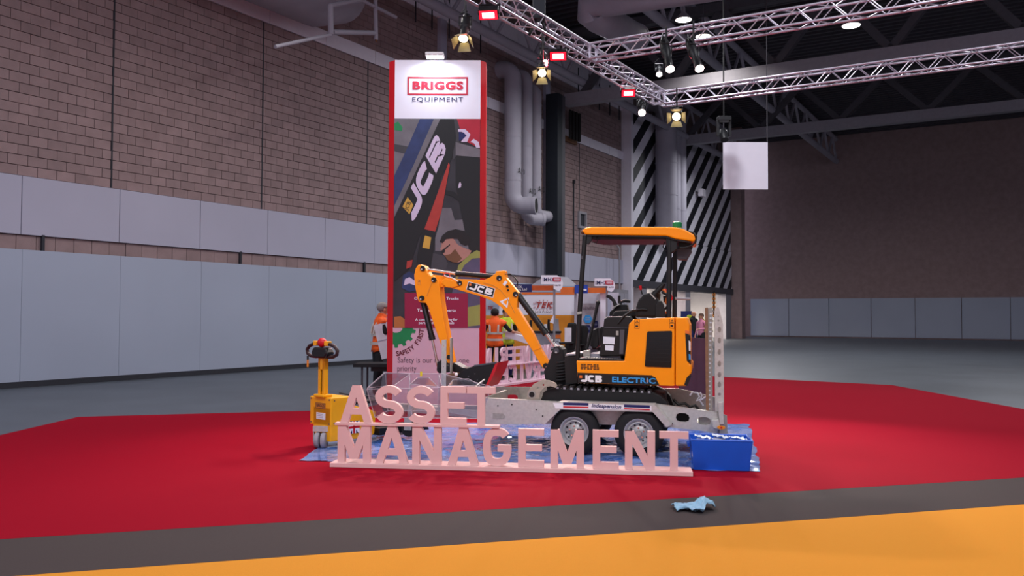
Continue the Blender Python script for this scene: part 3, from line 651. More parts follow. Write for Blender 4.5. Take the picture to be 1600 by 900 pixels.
# mudguard: folded strip with sloping ends
mg_top = [(-0.394, 0.3802), (-0.1808, 0.6161), (0.9163, 0.6351), (1.105, 0.4222)]
mg_bot = [(-0.3478, 0.3456), (-0.1602, 0.5323), (0.8964, 0.555), (1.0525, 0.3907)]
sk = MB()
sk.prism(mg_top + mg_bot[::-1], -.03, -.024)
sk.build('mudguard_skirt', 'galv_light', tr, bevel=.002)
for a, b in zip(mg_top[:-1], mg_top[1:]):
    MB().bar((a[0], .09, a[1]), (b[0], .09, b[1]), .24, .006, up=(0, 0, 1)).build('mudguard_top', 'galv_light', tr)
MB().prism([(0.1807, 0.5279), (0.5756, 0.5324), (0.505, 0.3661), (0.2518, 0.3602)], .165, .18).build('axle_plate', 'galv', tr)
dk = [(-0.248, 0.6057), (0.8808, 0.6263), (0.8819, 0.5724), (-0.2166, 0.5444)]
MB().prism(dk, -.0345, -.0315).build('decal_strip', 'white', tr)
for q in ([(-0.1279, 0.6167), (0.1655, 0.6246), (0.1662, 0.5939), (-0.1272, 0.5858)], [(0.5715, 0.627), (0.863, 0.6293), (0.8636, 0.5983), (0.5721, 0.5958)]): MB().prism(q, -.0365, -.035).build('decal_bar', 'navy', tr)
for q in ([(-0.1269, 0.574), (0.1664, 0.5822), (0.1668, 0.5661), (-0.1266, 0.5578)], [(0.5723, 0.5857), (0.8638, 0.5883), (0.8641, 0.5739), (0.5726, 0.5712)]): MB().prism(q, -.0365, -.035).build('decal_bar', 'red', tr)
q = (0.3686, -0.036, 0.5965); text('lettering', 'Indespension', 'navy', tr, (q[0], -.037, q[2]), .34, .058, bold=.025, shear=.25, ang=D(.3))
# bolts
for i, q in enumerate(((-0.9597, 0.2, 0.5152), (-0.7866, 0.2, 0.5387), (-0.4884, 0.2, 0.4922), (-0.4092, 0.2, 0.4203), (1.0286, 0.2, 0.4707), (1.1022, 0.2, 0.4086))):
    MB().cyl((q[0], .19, q[2]), (q[0], .2, q[2]), .009, n=8).build('bolt', 'black', tr)
for i, q in enumerate(((-1.0201, 0.2, 0.3895),)):
    MB().prism([(q[0], q[2]-.03), (q[0]+.13, q[2]-.03), (q[0]+.16, q[2]+.0), (q[0]+.13, q[2]+.035), (q[0], q[2]+.035)], .195, .1995).build('recess_plate', 'galv', tr)
# wheels
def wheel(x, z, y):
    t = MB().lathe([(.165, .02), (.17, 0), (.215, -.005), (.262, .012), (.28, .035), (.28, .15), (.26, .175), (.15, .18)], (x, y, z), 'y', 40, caps=False).build('tyre', 'rubber', tr, smooth=35)
    r = MB().lathe([(.001, .02), (.03, .018), (.045, .03), (.062, .05), (.085, .062), (.105, .05), (.118, .028), (.138, .042), (.153, .012), (.164, .002), (.176, .0), (.176, .03)], (x, y, z), 'y', 40, caps=False).build('wheel_rim', 'rim', t, smooth=30)
    MB().lathe([(.001, -.012), (.028, -.01), (.034, 0), (.036, .03)], (x, y, z), 'y', 20).build('hub_cap', 'galv', t, smooth=40)
    for k in range(5):
        a = k*2*math.pi/5+.4; MB().cyl((x+.058*math.cos(a), y+.03, z+.058*math.sin(a)), (x+.058*math.cos(a), y+.055, z+.058*math.sin(a)), .011, n=6).build('wheel_nut', 'chrome', t)
    for k in range(10):
        a = k*2*math.pi/10+.2; MB().cyl((x+.097*math.cos(a), y+.044, z+.097*math.sin(a)), (x+.097*math.cos(a), y+.06, z+.097*math.sin(a)), .011, n=8).build('hand_hole', 'black', t)
    for k in range(5):
        yy = y+.045+.024*k; MB().tube([(x+.2805*math.cos(j*math.pi/16), yy, z+.2805*math.sin(j*math.pi/16)) for j in range(32)], .003, n=4, closed=True).build('tread_groove', 'black_matt', t)
x2 = (0.7398, -0, 0.3052)[0]
for y in (0, 1.42):
    wheel(0, .285, y); wheel(x2, .285+x2*.021, y)
MB().cyl((0, .15, .285), (0, 1.5, .285), .03).build('axle', 'galv', tr); MB().cyl((x2, .15, .3), (x2, 1.5, .3), .03).build('axle', 'galv', tr)
# folding ramp standing upright at the tail
rs = [(1.5557, 1.7121), (1.5693, 1.7489), (1.6011, 1.7569), (1.6501, 1.5832), (1.6675, 1.1769), (1.6774, 0.5833), (1.5822, 0.5786)]
hl = []
for c_, rx_, rz_ in (((1.5979, 0.2, 1.6547), .009, .009), ((1.6009, 0.2, 1.6038), .012, .012), ((1.6125, 0.2, 1.5022), .02, .034), ((1.6146, 0.2, 1.3785), .02, .034), ((1.6168, 0.2, 1.2477), .02, .034), ((1.6191, 0.2, 1.1134), .02, .034), ((1.6212, 0.2, 0.9901), .02, .034), ((1.6231, 0.2, 0.8777), .02, .034), ((1.6249, 0.2, 0.769), .018, .018)):
    hl.append(oval(c_[0], c_[2], rx_, rz_, 12))
rmp = plate(rs, hl, .19, .20).build('ramp_stringer', 'galv_light', tr)
xq = [p[0] for p in rs]
MB().prism([(xq[6]+.0, rs[6][1]), (xq[0], rs[0][1]), (xq[0]+.012, rs[0][1]), (xq[6]+.012, rs[6][1])], .2, .30).build('ramp_flange', 'galv_light', tr)
MB().prism([(a, b) for a, b in zip([p[0] for p in rs], [p[1] for p in rs])], 1.30, 1.312).build('ramp_stringer', 'galv', tr)
mp = [(1.4513, 1.7398), (1.5302, 1.7563), (1.5545, 0.5446), (1.4829, 0.5411)]
MB().prism(mp, .30, .33).build('ramp_mesh_panel', 'galv', tr)
MB().prism([(1.4476, 1.747), (1.4799, 1.7514), (1.5116, 0.5436), (1.4794, 0.542)], .27, .30).build('ramp_edge_channel', mat('galv_warm_lit', '8a6a52', .45, metal=.4, var=.15, scale=20).name, tr)  # galvanised steel with the orange-brown light on it put into the colour
for k in range(22):
    q = ((1.5135, 0.3, 1.6822)[0], (1.5135, 0.3, 1.6822)[2]-k*.052)
    MB().box(q[0]-.012, q[0]+.012, .296, .2995, q[1]-.008, q[1]+.008).build('ramp_slot', 'paper', tr)
for k in range(9):
    MB().box((1.4808, 0.3, 0.8713)[0], (1.5453, 0.3, 0.8741)[0], .33, 1.30, .75+.12*k, .765+.12*k).build('ramp_rung', 'galv', tr)
MB().prism([(1.6121, 0.6834), (1.6683, 0.6933), (1.6795, 0.4412), (1.6304, 0.4314)], .12, .19).build('ramp_hinge_post', 'galv_light', tr, bevel=.004)
MB().prism([(1.5483, 0.4847), (1.6218, 0.4957), (1.6449, 0.3749), (1.5603, 0.3991)], .08, .2).build('lamp_box', 'galv_light', tr, bevel=.004)
q = (1.6506, 0.06, 0.4114); MB().prism(oval(q[0], q[2], .045, .02, 14), .05, .075).build('amber_reflector', 'amber', tr); MB().prism(oval(q[0], q[2], .012, .012, 8), .045, .05).build('reflector_screw', 'red', tr)
MB().prism([(1.5998, 0.5795), (1.7136, 0.5272), (1.7242, 0.3113), (1.6189, 0.291)], .2, .24).build('tail_bracket', 'galv', tr)
# curved galvanised strap bracket at the front of the tracks
cb = [(-0.6229, 0.6086), (-0.6092, 0.6935), (-0.5408, 0.7885), (-0.4327, 0.8465), (-0.3547, 0.8421), (-0.2764, 0.8148), (-0.2525, 0.7854), (-0.2673, 0.7543), (-0.3297, 0.7707), (-0.3994, 0.7562), (-0.4527, 0.7004), (-0.4663, 0.6158)]
plate(cb, [rnd((-0.485, 0.27, 0.7449), .012), rnd((-0.4195, 0.27, 0.7821), .012)], .25, .275).build('tie_bracket', mat('galv_cream', 'a99f90', .5, metal=.35, var=.1, scale=20).name, tr, bevel=.003)
q = (-0.5552, 0.24, 0.6641); MB().cyl((q[0], .235, q[2]), (q[0], .25, q[2]), .033, n=18).build('pivot_boss', 'black', tr, smooth=40)
MB().cyl((q[0], .24, q[2]), (q[0], .25, q[2]), .048, n=18).build('pivot_washer', 'galv', tr, smooth=40)
# ratchet straps and loose webbing at the tail
MB().tube([(1.2912, 0.5, 0.7127), (1.32, 0.5, 0.7516), (1.3791, 0.5, 0.7467), (1.4019, 0.5, 0.7027), (1.366, 0.5, 0.6561), (1.4318, 0.5, 0.6741), (1.4824, 0.5, 0.7139)], .012, n=6).build('webbing_strap', 'paper', tr, smooth=60)
MB().tube([(1.4083, 0.5, 0.7555), (1.431, 0.5, 0.719), (1.41, 0.5, 0.6581), (1.4478, 0.5, 0.6)], .011, n=6).build('webbing_strap', 'paper', tr, smooth=60)
MB().tube([(1.0993, 0.5, 0.6588), (1.1599, 0.5, 0.6013), (1.2337, 0.5, 0.6198), (1.2936, 0.5, 0.5776), (1.3522, 0.5, 0.6029), (1.3972, 0.5, 0.5526)], .018, n=6).build('lashing_chain', 'black', tr, smooth=60)

# ================================================================== MINI EXCAVATOR
ex = thing('mini_excavator', 'yellow electric mini excavator with folded arm and open canopy on the trailer', 'excavator', TLOC, TROT)
# tracks
def track(y0, y1, nm='track'):
    pr_ = [(-0.46, 0.5961), (-0.4309, 0.6895), (-0.3693, 0.7344), (-0.2994, 0.7489), (0.8698, 0.7471), (0.9591, 0.7101), (1.034, 0.6429)]
    lo_ = [(pr_[-1][0]+.06, .50), (pr_[-1][0]+.02, .43), (pr_[-1][0]-.08, .405), (pr_[0][0]+.1, .405), (pr_[0][0]+.01, .43), (pr_[0][0]-.03, .5)]
    poly = pr_ + lo_
    cx = sum(p[0] for p in poly)/len(poly); cz = .57
    t = MB().prism(poly, y0, y1).build(nm, 'rubber', ex, bevel=.012)
    a = pr_[3]; b = pr_[4]; n = 14
    for k in range(n):
        f = (k+.5)/n; x = a[0]+(b[0]-a[0])*f; z = a[1]+(b[1]-a[1])*f
        MB().prism([(x-.034, z), (x-.018, z+.03), (x+.018, z+.03), (x+.034, z)], y0-.006, y1+.002).build('track_lug', 'rubber', t)
        MB().prism([(x-.016, z-.012), (x-.012, z+.012), (x+.012, z+.012), (x+.016, z-.012)], y0-.012, y0-.003).build('track_link_pad', 'steel_grey', t)
    for k in range(4):
        x = a[0]+.12+(b[0]-a[0]-.2)*k/3; MB().cyl((x, y0-.02, .51), (x, y0, .51), .075, n=18).build('track_roller', 'black', t, smooth=40)
    return t
track(.32, .55); track(1.09, 1.32)
MB().box(-.15, 1.0, .55, 1.09, .55, .72).build('undercarriage', 'black', ex, bevel=.02)
MB().cyl((.45, .82, .70), (.45, .82, .81), .30, n=32).build('slew_ring', 'black', ex, smooth=40)
MB().prism([(-.42, .45), (-.36, .45), (-.33, .6), (-.36, .78), (-.40, .78), (-.38, .6)], .35, 1.29).build('dozer_blade', 'black', ex)
# superstructure
bd = [(-0.0411, 1.0833), (0.53, 1.1002), (0.5459, 1.244), (0.5761, 1.5353), (0.6252, 1.5932), (0.8525, 1.6102), (1.1033, 1.6277), (1.1181, 0.8278), (-0.016, 0.8174)]
body = MB().prism(bd, .33, 1.31).build('body', 'jcb_yellow', ex, bevel=.012)
rear = [(1.1128, 1.6294), (1.2386, 1.6363), (1.2767, 1.5428), (1.2847, 1.0978), (1.3142, 1.073), (1.3084, 0.995), (1.2531, 0.8335), (1.1276, 0.8297)]
rr_ = MB().prism(rear, .33, 1.31).build('rear_counterweight', 'jcb_yellow', ex, bevel=.02)
MB().prism([(1.2275, 1.4523), (1.2884, 1.4244), (1.2995, 1.0912), (1.2516, 1.1265)], .325, .36).build('tail_lamp', 'black', rr_, bevel=.004)
MB().prism([(1.2693, 1.3646), (1.2913, 1.3505), (1.2932, 1.2468), (1.275, 1.2462)], .318, .325).build('tail_lamp_lens', 'white', rr_)
MB().prism([(1.272, 1.209), (1.294, 1.2023), (1.2972, 1.1432), (1.2769, 1.1425)], .318, .325).build('tail_lamp_text', 'sky_blue', rr_)
MB().prism([(1.2271, 1.4821), (1.2782, 1.4762), (1.2788, 1.4428), (1.2314, 1.4451)], .322, .33).build('tail_reflector', 'orange', rr_)
MB().prism([(1.2274, 0.8512), (1.255, 0.9338), (1.2978, 0.98), (1.3056, 0.9507), (1.264, 0.8379)], .32, .34).build('bumper_pad', 'black', rr_)
wdw = [(0.8, 1.4565), (1.0696, 1.4709), (1.0787, 1.4592), (1.0797, 1.0503), (1.0703, 1.0417), (0.7821, 1.0421), (0.7707, 1.0529), (0.7892, 1.4397)]
MB().prism(wdw, .318, .329).build('side_grille', 'dark_glass', body, bevel=.004)
for k in range(7):
    a = (0.8051, 0.32, 1.4103); b = (1.0623, 0.32, 1.0901); z = b[2]+(a[2]-b[2])*(k+.5)/7
    MB().box(a[0]-.005, b[0], .3165, .319, z-.003, z+.003).build('grille_slat', 'black', body)
dec = [(-0.0217, 0.9302), (0.8547, 0.9341), (0.8956, 0.9231), (0.9454, 0.8319), (-0.0155, 0.8216)]
MB().prism(dec, .322, .3295).build('name_strip', 'black', body)
MB().prism([(-0.0297, 0.9414), (0.8582, 0.9447), (0.8583, 0.9373), (-0.0256, 0.9324)], .3225, .329).build('name_strip_edge', 'black_matt', body)
# logo letters
q0, q1 = (0.0351, 0.32, 0.8348), (0.2871, 0.32, 0.8362); an = math.atan2(q1[2]-q0[2], q1[0]-q0[0]); W3 = math.hypot(q1[0]-q0[0], q1[2]-q0[2])
hz = (0.152, 0.32, 0.917)[2]-(0.1538, 0.32, 0.8344)[2]
jb = MB(); xx = -.02
for ch in 'JCB':
    letter_mb(ch, q0[0]+xx*math.cos(an), q0[2]+xx*math.sin(an), W3*.335, hz, hz*.32, .3195, .3215, jb, ang=an); xx += W3*.35
jb.build('logo_letters', 'white', body)
q = (0.0184, 0.32, 0.8949); MB().box(q[0]-.016, q[0]+.016, .3195, .3215, q[2]-.016, q[2]+.016).build('logo_badge', 'orange', body)
q = (0.6442, 0.32, 0.8751); text('lettering', 'ELECTRIC', 'sky_blue', body, (q[0], .3205, q[2]), .51, .066, bold=.03, ang=-an)
q = (0.8028, 0.32, 0.8756); MB().prism([(q[0]-.005, q[2]-.028), (q[0]+.011, q[2]+.006), (q[0]+.001, q[2]+.004), (q[0]+.006, q[2]+.03), (q[0]-.011, q[2]-.004), (q[0]-.001, q[2]-.003)], .316, .3185).build('lightning_mark', 'amber', body)
# small decals
def tri_decal(cx, cz, s, y, par, h2=True):
    MB().box(cx-s, cx+s, y-.001, y, cz-1.9*s, cz+1.9*s).build('warning_label', 'jcb_yellow', par)
    for (x0, x1, z0, z1) in ((cx-s, cx+s, cz+1.8*s, cz+1.9*s), (cx-s, cx+s, cz-1.9*s, cz-1.8*s), (cx-s, cx-.9*s, cz-1.9*s, cz+1.9*s), (cx+.9*s, cx+s, cz-1.9*s, cz+1.9*s), (cx-s, cx+s, cz-.05*s, cz+.05*s)):
        MB().box(x0, x1, y-.002, y-.001, z0, z1).build('label_border', 'black', par)
    MB().prism([(cx-.7*s, cz+.4*s), (cx+.7*s, cz+.4*s), (cx, cz+1.6*s)], y-.002, y-.001).build('label_triangle', 'black', par)
    MB().prism([(cx-.38*s, cz+.58*s), (cx+.38*s, cz+.58*s), (cx, cz+1.22*s)], y-.003, y-.002).build('label_triangle', 'amber', par)
    MB().box(cx-.6*s, cx+.5*s, y-.002, y-.001, cz-1.3*s, cz-.6*s).build('label_pictogram', 'black', par)
q = (0.6701, 0.325, 1.5416); tri_decal(q[0], q[2], .029, .3275, body)
q = (1.0754, 0.325, 1.5561); tri_decal(q[0], q[2], .029, .3275, body)
for k in range(4):
    a = (0.0142, 0.325, 1.0513); z = a[2]-.004-k*.0175
    for j in range(6): MB().box(a[0]+j*.038, a[0]+j*.038+random.choice((.022, .03, .034)), .3265, .3285, z-.011, z).build('instruction_mark', 'black', body)
# cab floor and tread
MB().prism([(-0.0163, 1.1105), (0.5324, 1.1186), (0.5328, 1.096), (-0.0158, 1.0876)], .34, 1.30).build('floor_plate', 'black', ex)
for k in range(14):
    a = (0.0645, 0.34, 1.1164); MB().box(a[0]+k*.031, a[0]+k*.031+.02, .345, .40, a[2]-.012-k*.0006, a[2]+.012-k*.0006).build('tread_tooth', 'galv', ex)
MB().prism([(0.0197, 1.1991), (0.0972, 1.2094), (0.1064, 1.1404), (0.0212, 1.1297)], .45, .55).build('pedal', 'galv', ex, bevel=.005)
MB().prism([(0.0989, 1.1688), (0.4699, 1.1662), (0.4708, 1.1202), (0.1001, 1.1147)], .5, 1.2).build('floor_mat', 'steel_grey', ex)
# seat pedestal and console
se = MB().prism([(0.2185, 1.138), (0.258, 1.4533), (0.2704, 1.5915), (0.3159, 1.6195), (0.5825, 1.6299), (0.6213, 1.5852), (0.5693, 1.1578)], .42, 1.22).build('seat_pedestal', 'black', ex, bevel=.015)
MB().prism([(0.2641, 1.3769), (0.4057, 1.3735), (0.3998, 1.2894), (0.2658, 1.2928)], .412, .419).build('sticker', 'paper', se)
MB().prism([(0.2891, 1.2783), (0.3925, 1.2739), (0.39, 1.2128), (0.2904, 1.2171)], .412, .419).build('sticker', 'paper', se)
MB().prism([(0.4156, 1.4501), (0.4461, 1.451), (0.4472, 1.3977), (0.4167, 1.3968)], .412, .419).build('sticker', 'galv', se)
MB().prism([(0.4648, 1.4668), (0.518, 1.4683), (0.5087, 1.1788), (0.4631, 1.1772)], .395, .42).build('side_pillar', 'steel_dark', se)
MB().box((0.2739, 0.41, 1.4845)[0], (0.5862, 0.41, 1.4931)[0], .408, .42, (0.3581, 0.41, 1.4868)[2]-.004, (0.3581, 0.41, 1.4868)[2]+.004).build('pedestal_seam', 'steel_dark', se)
MB().prism([(0.3341, 1.6082), (0.6816, 1.6246), (0.7036, 1.6792), (0.6031, 1.7078), (0.3714, 1.687)], .6, 1.05).build('seat_cushion', 'black_matt', ex, bevel=.02)
MB().prism([(0.7585, 1.611), (0.7036, 1.6792), (0.7768, 1.8507), (0.851, 1.9601), (0.9047, 1.938), (0.8653, 1.6137)], .62, 1.03).build('seat_back', 'black_matt', ex, bevel=.03)
# far console in working position with joystick
fc = MB().prism([(0.2528, 1.6218), (0.2598, 1.6791), (0.3801, 1.7715), (0.4774, 1.7736), (0.5042, 1.6442)], 1.08, 1.24).build('control_pod', 'black_matt', ex, bevel=.01)
MB().bar((0.2915, 1.1, 1.7247), (0.3881, 1.1, 1.7758), .16, .008).build('pod_trim', 'galv_light', fc)
MB().tube([(0.3262, 1.15, 1.7546), (0.3003, 1.15, 1.8196), (0.2501, 1.15, 1.8678), (0.2087, 1.15, 1.8834)], [.03,.022,.026,.022], n=10).build('joystick', 'stick_black', fc, smooth=50)
MB().tube([(0.3834, 1.15, 1.7559), (0.3905, 1.15, 1.8051), (0.4391, 1.15, 1.8225), (0.5124, 1.15, 1.8158)], [.018,.018,.02,.018], n=8).build('hand_rail', 'stick_black', fc, smooth=50)
MB().cyl((0.3705, 1.15, 1.7883), (0.3685, 1.15, 1.8865), .017, n=10).build('switch_lever', 'stick_black', fc, smooth=40)
# near console folded up
np_ = MB().prism([(0.6408, 1.616), (0.6459, 1.7382), (0.6744, 1.8304), (0.7337, 1.8925), (0.8011, 1.9167), (0.885, 1.8574), (0.9692, 1.7605), (0.9942, 1.6248)], .42, .60).build('control_pod', 'black_matt', ex, bevel=.03)
MB().prism([(0.877, 1.622), (0.8744, 1.758), (0.9031, 1.8191), (0.9479, 1.82), (0.9788, 1.7603), (0.9962, 1.6249)], .405, .43).build('pod_cover', 'black', np_, bevel=.01)
MB().bar((0.8015, 0.5, 1.9142), (0.8747, 0.5, 1.8392), .16, .012).build('pod_trim', 'galv_light', np_)
MB().tube([(0.8438, 0.5, 1.8806), (0.8806, 0.5, 1.9271), (0.9175, 0.5, 1.9659), (0.969, 0.5, 2.0278)], [.045,.03,.034,.02], n=12).build('joystick', 'stick_black', np_, smooth=50)
for k in range(4):
    a = Vector((0.8512, 0.5, 1.8884)); b = Vector((0.8954, 0.5, 1.9388)); p = a+(b-a)*k/3; d = (b-a).normalized()*.006
    MB().cyl(p-d, p+d, .046-.004*k, n=14).build('gaiter_ring', 'stick_black', np_, smooth=40)
MB().cyl((0.7109, 0.5, 1.8933), (0.6945, 0.5, 1.9544), .008, n=8).build('safety_lever', 'black', np_)
MB().cyl((0.6954, 0.5, 1.9467), (0.6846, 0.5, 1.9964), .015, .02, n=10).build('safety_knob', 'red', np_, smooth=50)
MB().tube([(0.4334, 0.41, 1.5346), (0.5076, 0.41, 1.628), (0.6048, 0.41, 1.6989), (0.7251, 0.41, 1.7168), (0.7779, 0.41, 1.7104)], .012, n=8).build('grab_handle', 'black', ex, smooth=50)
# hoses, belt and seat-back clutter between posts
for k, (c_, pts) in enumerate((('orange', [(0.9417, 0.75, 1.9663), (1.0043, 0.75, 1.905), (0.9754, 0.75, 1.8109), (1.0226, 0.75, 1.7496), (0.9783, 0.75, 1.6552)]), ('black', [(0.9297, 0.7, 1.9335), (1.0379, 0.7, 1.8734), (1.0094, 0.7, 1.7643), (0.9494, 0.7, 1.7009), (0.9967, 0.7, 1.6245)]),
                            ('red', [(0.9544, 0.8, 1.968), (1.0169, 0.8, 1.93), (1.049, 0.8, 1.8602), (1.004, 0.8, 1.7967)]), ('amber', [(0.9429, 0.7, 1.6387), (0.9573, 0.7, 1.6856), (0.9723, 0.7, 1.7015)]))):
    MB().tube(pts, .016, n=7).build('hose', c_, ex, smooth=60)
MB().prism([(0.9404, 1.8894), (1.0175, 1.8987), (1.0345, 1.813), (0.9498, 1.8034)], .8, .9).build('fuse_box', 'black', ex, bevel=.01)
# boom, dipper, rams, bucket
boom = MB().prism([(-2.0578, 2.0405), (-2.0505, 2.0907), (-1.9897, 2.104), (-1.8761, 2.0931), (-1.7018, 2.0541), (-1.4271, 2.0499), (-1.318, 2.045), (-1.2342, 2.0857), (-1.1662, 2.1383), (-1.1667, 2.1605), (-1.049, 2.1718), (-1.0326, 2.0845), (-0.8664, 1.893), (-0.8745, 1.8139), (-0.8784, 1.6998), (-0.7662, 1.5319), (-0.6717, 1.3927), (-0.5596, 1.1822), (-0.4524, 1.0169), (-0.4515, 0.9767), (-0.4802, 0.9435), (-0.5211, 0.9419), (-0.544, 0.9708), (-0.6638, 1.161), (-0.8121, 1.3684), (-0.9312, 1.5399), (-0.9983, 1.6115), (-1.0845, 1.7034), (-1.2079, 1.7826), (-1.3705, 1.8385), (-1.6567, 1.9115), (-1.8116, 1.9528), (-1.8981, 1.943), (-1.9859, 1.9665), (-2.0479, 1.9989)], .755, .885).build('boom', 'jcb_yellow', ex, bevel=.008)
rb = [(-1.3239, 2.0103), (-1.196, 1.9796), (-1.1018, 1.9238), (-1.0153, 1.8274), (-0.9541, 1.7226), (-0.9016, 1.6261)]
for a, b in zip(rb[:-1], rb[1:]): MB().bar((a[0], .753, a[1]), (b[0], .753, b[1]), .008, .012).build('weld_seam', 'orange_panel', boom)
MB().bar((-0.656, 0.75, 1.1608), (-0.5504, 0.75, 1.2044), .006, .006).build('weld_seam', 'orange_panel', boom)
nose = MB().prism([(-1.889, 1.9909), (-1.8728, 2.0325), (-1.8305, 2.0662), (-1.6572, 2.0193), (-1.6388, 1.9702), (-1.7236, 1.9358), (-1.8185, 1.9424)], .735, .905).build('boom_nose', 'jcb_yellow', boom, bevel=.012)
dip = MB().prism([(-2.2036, 2.2267), (-2.1597, 2.2314), (-2.1241, 2.2151), (-2.0967, 2.1778), (-2.0689, 2.1238), (-2.0241, 2.0868), (-1.954, 2.0753), (-1.9088, 2.0177), (-1.8981, 1.943), (-1.876, 1.7689), (-1.8285, 1.521), (-1.7564, 1.1921), (-1.703, 0.971), (-1.7677, 0.9687), (-1.8808, 1.2461), (-1.9723, 1.4758), (-2.0488, 1.682), (-2.0818, 1.7355), (-2.1371, 1.7385), (-2.1813, 1.7501), (-2.2002, 1.7957), (-2.2405, 1.9749), (-2.2528, 2.0962), (-2.2331, 2.1803)], .72, .92).build('dipper_arm', 'jcb_yellow', ex, bevel=.01)
sm = [(-2.0083, 1.9965), (-2.0688, 1.8298)]
MB().bar((sm[0][0], .717, sm[0][1]), (sm[1][0], .717, sm[1][1]), .006, .01).build('weld_seam', 'orange_panel', dip)
for q, r_ in (((-2.1309, 0.72, 2.1814), .034), ((-1.9764, 0.72, 2.0359), .034), ((-2.1332, 0.72, 1.7954), .034)):
    MB().cyl((q[0], .70, q[2]), (q[0], .72, q[2]), r_, n=16).build('pivot_pin', 'black', dip, smooth=40); MB().cyl((q[0]-.01, .69, q[2]-.012), (q[0]-.01, .70, q[2]-.012), .012, n=8).build('pin_bolt', 'chrome', dip)
for q, r_ in (((-1.6425, 0.75, 2.0009), .034), ((-1.1184, 0.75, 2.0729), .034), ((-1.0087, 0.75, 1.9687), .016), ((-0.9975, 0.75, 1.9218), .013), ((-0.9004, 0.75, 1.8707), .034), ((-0.4879, 0.75, 0.9798), .036)):
    MB().cyl((q[0], .735, q[2]), (q[0], .755, q[2]), r_, n=16).build('pivot_pin', 'black', boom, smooth=40)
    if r_ > .03: MB().cyl((q[0]+.012, .727, q[2]-.012), (q[0]+.012, .735, q[2]-.012), .011, n=8).build('pin_bolt', 'chrome', boom)
MB().prism([(-1.0704, 1.9962), (-1.0382, 2.0456), (-1.0083, 2.0216), (-1.0447, 1.9722)], .751, .7545).build('data_label', 'paper', boom)
MB().prism([(-1.1068, 1.7757), (-0.9827, 1.831), (-1.0043, 1.6925)], .751, .7545).build('warning_triangle', 'paper', boom)
MB().prism([(-1.0648, 1.7725), (-1.0029, 1.8022), (-1.0153, 1.7288)], .7495, .751).build('warning_mark', 'jcb_yellow', boom)
# boom logo
lg = [(-1.5189, 2.0152), (-1.1739, 1.9374), (-1.2006, 1.8292), (-1.5462, 1.9186)]; MB().prism(lg, .751, .7545).build('logo_plate', 'black', boom)
MB().prism([(sum(p[0] for p in lg)/4+(a-sum(p[0] for p in lg)/4)*1.04, sum(p[1] for p in lg)/4+(b-sum(p[1] for p in lg)/4)*1.10) for a, b in lg], .7525, .7548).build('logo_edge', 'white', boom)
q0, q1 = (-1.5252, 0.75, 1.9297), (-1.2052, 0.75, 1.8471); an = math.atan2(q1[2]-q0[2], q1[0]-q0[0]); W3 = math.hypot(q1[0]-q0[0], q1[2]-q0[2]); hz = .082
jb = MB(); xx = .004
for ch in 'JCB':
    letter_mb(ch, q0[0]+xx*math.cos(an), q0[2]+xx*math.sin(an), W3*.30, hz, hz*.30, .748, .7505, jb, shear=.1, ang=an); xx += W3*.33
jb.build('logo_letters', 'white', boom)
q = (-1.4985, 0.75, 1.9835); MB().box(q[0]-.014, q[0]+.014, .748, .7505, q[2]-.014, q[2]+.014).build('logo_badge', 'orange', boom)
q = (-2.1783, 0.72, 2.0021); MB().box(q[0]-.022, q[0]+.022, .717, .7195, q[2]-.035, q[2]+.035).build('warning_label', 'amber', dip); MB().prism([(q[0]-.014, q[2]+.005), (q[0]+.014, q[2]+.005), (q[0], q[2]+.03)], .715, .717).build('label_triangle', 'brown', dip)
def ram(a, b, c_, rb_, rr2, nm='ram'):
    r = MB().cyl(a, b, rb_, n=16).build(nm, 'black', ex, smooth=40)
    MB().cyl(b, c_, rr2, n=12).build('ram_rod', 'chrome', r, smooth=40)
    d = (Vector(b)-Vector(a)).normalized(); MB().cyl(Vector(b)-d*.05, Vector(b)+d*.01, rb_*1.15, n=16).build('ram_gland', 'black', r, smooth=40)
    MB().cyl(Vector(a)-d*.02, Vector(a)+d*.03, rb_*1.1, n=16).build('ram_eye', 'black', r, smooth=40)
    MB().tube([Vector(a)+d*.05+Vector((0, -rb_*.9, rb_*.6)), Vector(a)+(Vector(b)-Vector(a))*.5+Vector((0, -rb_*.9, rb_*.7)), Vector(b)-d*.06+Vector((0, -rb_*.9, rb_*.6))], .008, n=6).build('ram_hose', 'steel_dark', r, smooth=60)
    return r
ram((-1.1445, 0.82, 2.0878), (-1.7054, 0.82, 2.1255), (-2.1651, 0.82, 2.1797), .034, .019)
ram((-2.1534, 0.82, 1.7635), (-2.0124, 0.82, 1.2664), (-1.9241, 0.82, 0.9121), .038, .016)
ram((-0.8697, 0.82, 1.847), (-0.5106, 0.82, 1.3849), (-0.3838, 0.82, 1.2195), .042, .022)
MB().tube([(-1.0419, 0.74, 2.1265), (-0.9752, 0.74, 2.1274), (-0.9074, 0.74, 2.0796), (-0.8728, 0.74, 2.0233), (-0.8799, 0.74, 1.9746)], .008, n=6).build('hydraulic_hose', 'black', ex, smooth=60)
MB().tube([(-1.6512, 0.72, 2.0186), (-1.7382, 0.72, 2.0667), (-1.8075, 0.72, 2.0822), (-1.8424, 0.72, 2.0982)], .008, n=6).build('breakaway_cable', 'white', ex, smooth=60)
MB().tube([(-1.8419, 0.72, 2.0817), (-1.8514, 0.72, 2.1146), (-1.8173, 0.72, 2.1274), (-1.7739, 0.72, 2.1156), (-1.7642, 0.72, 2.0745)], .008, n=6).build('lifting_ring', 'red', ex, smooth=60)
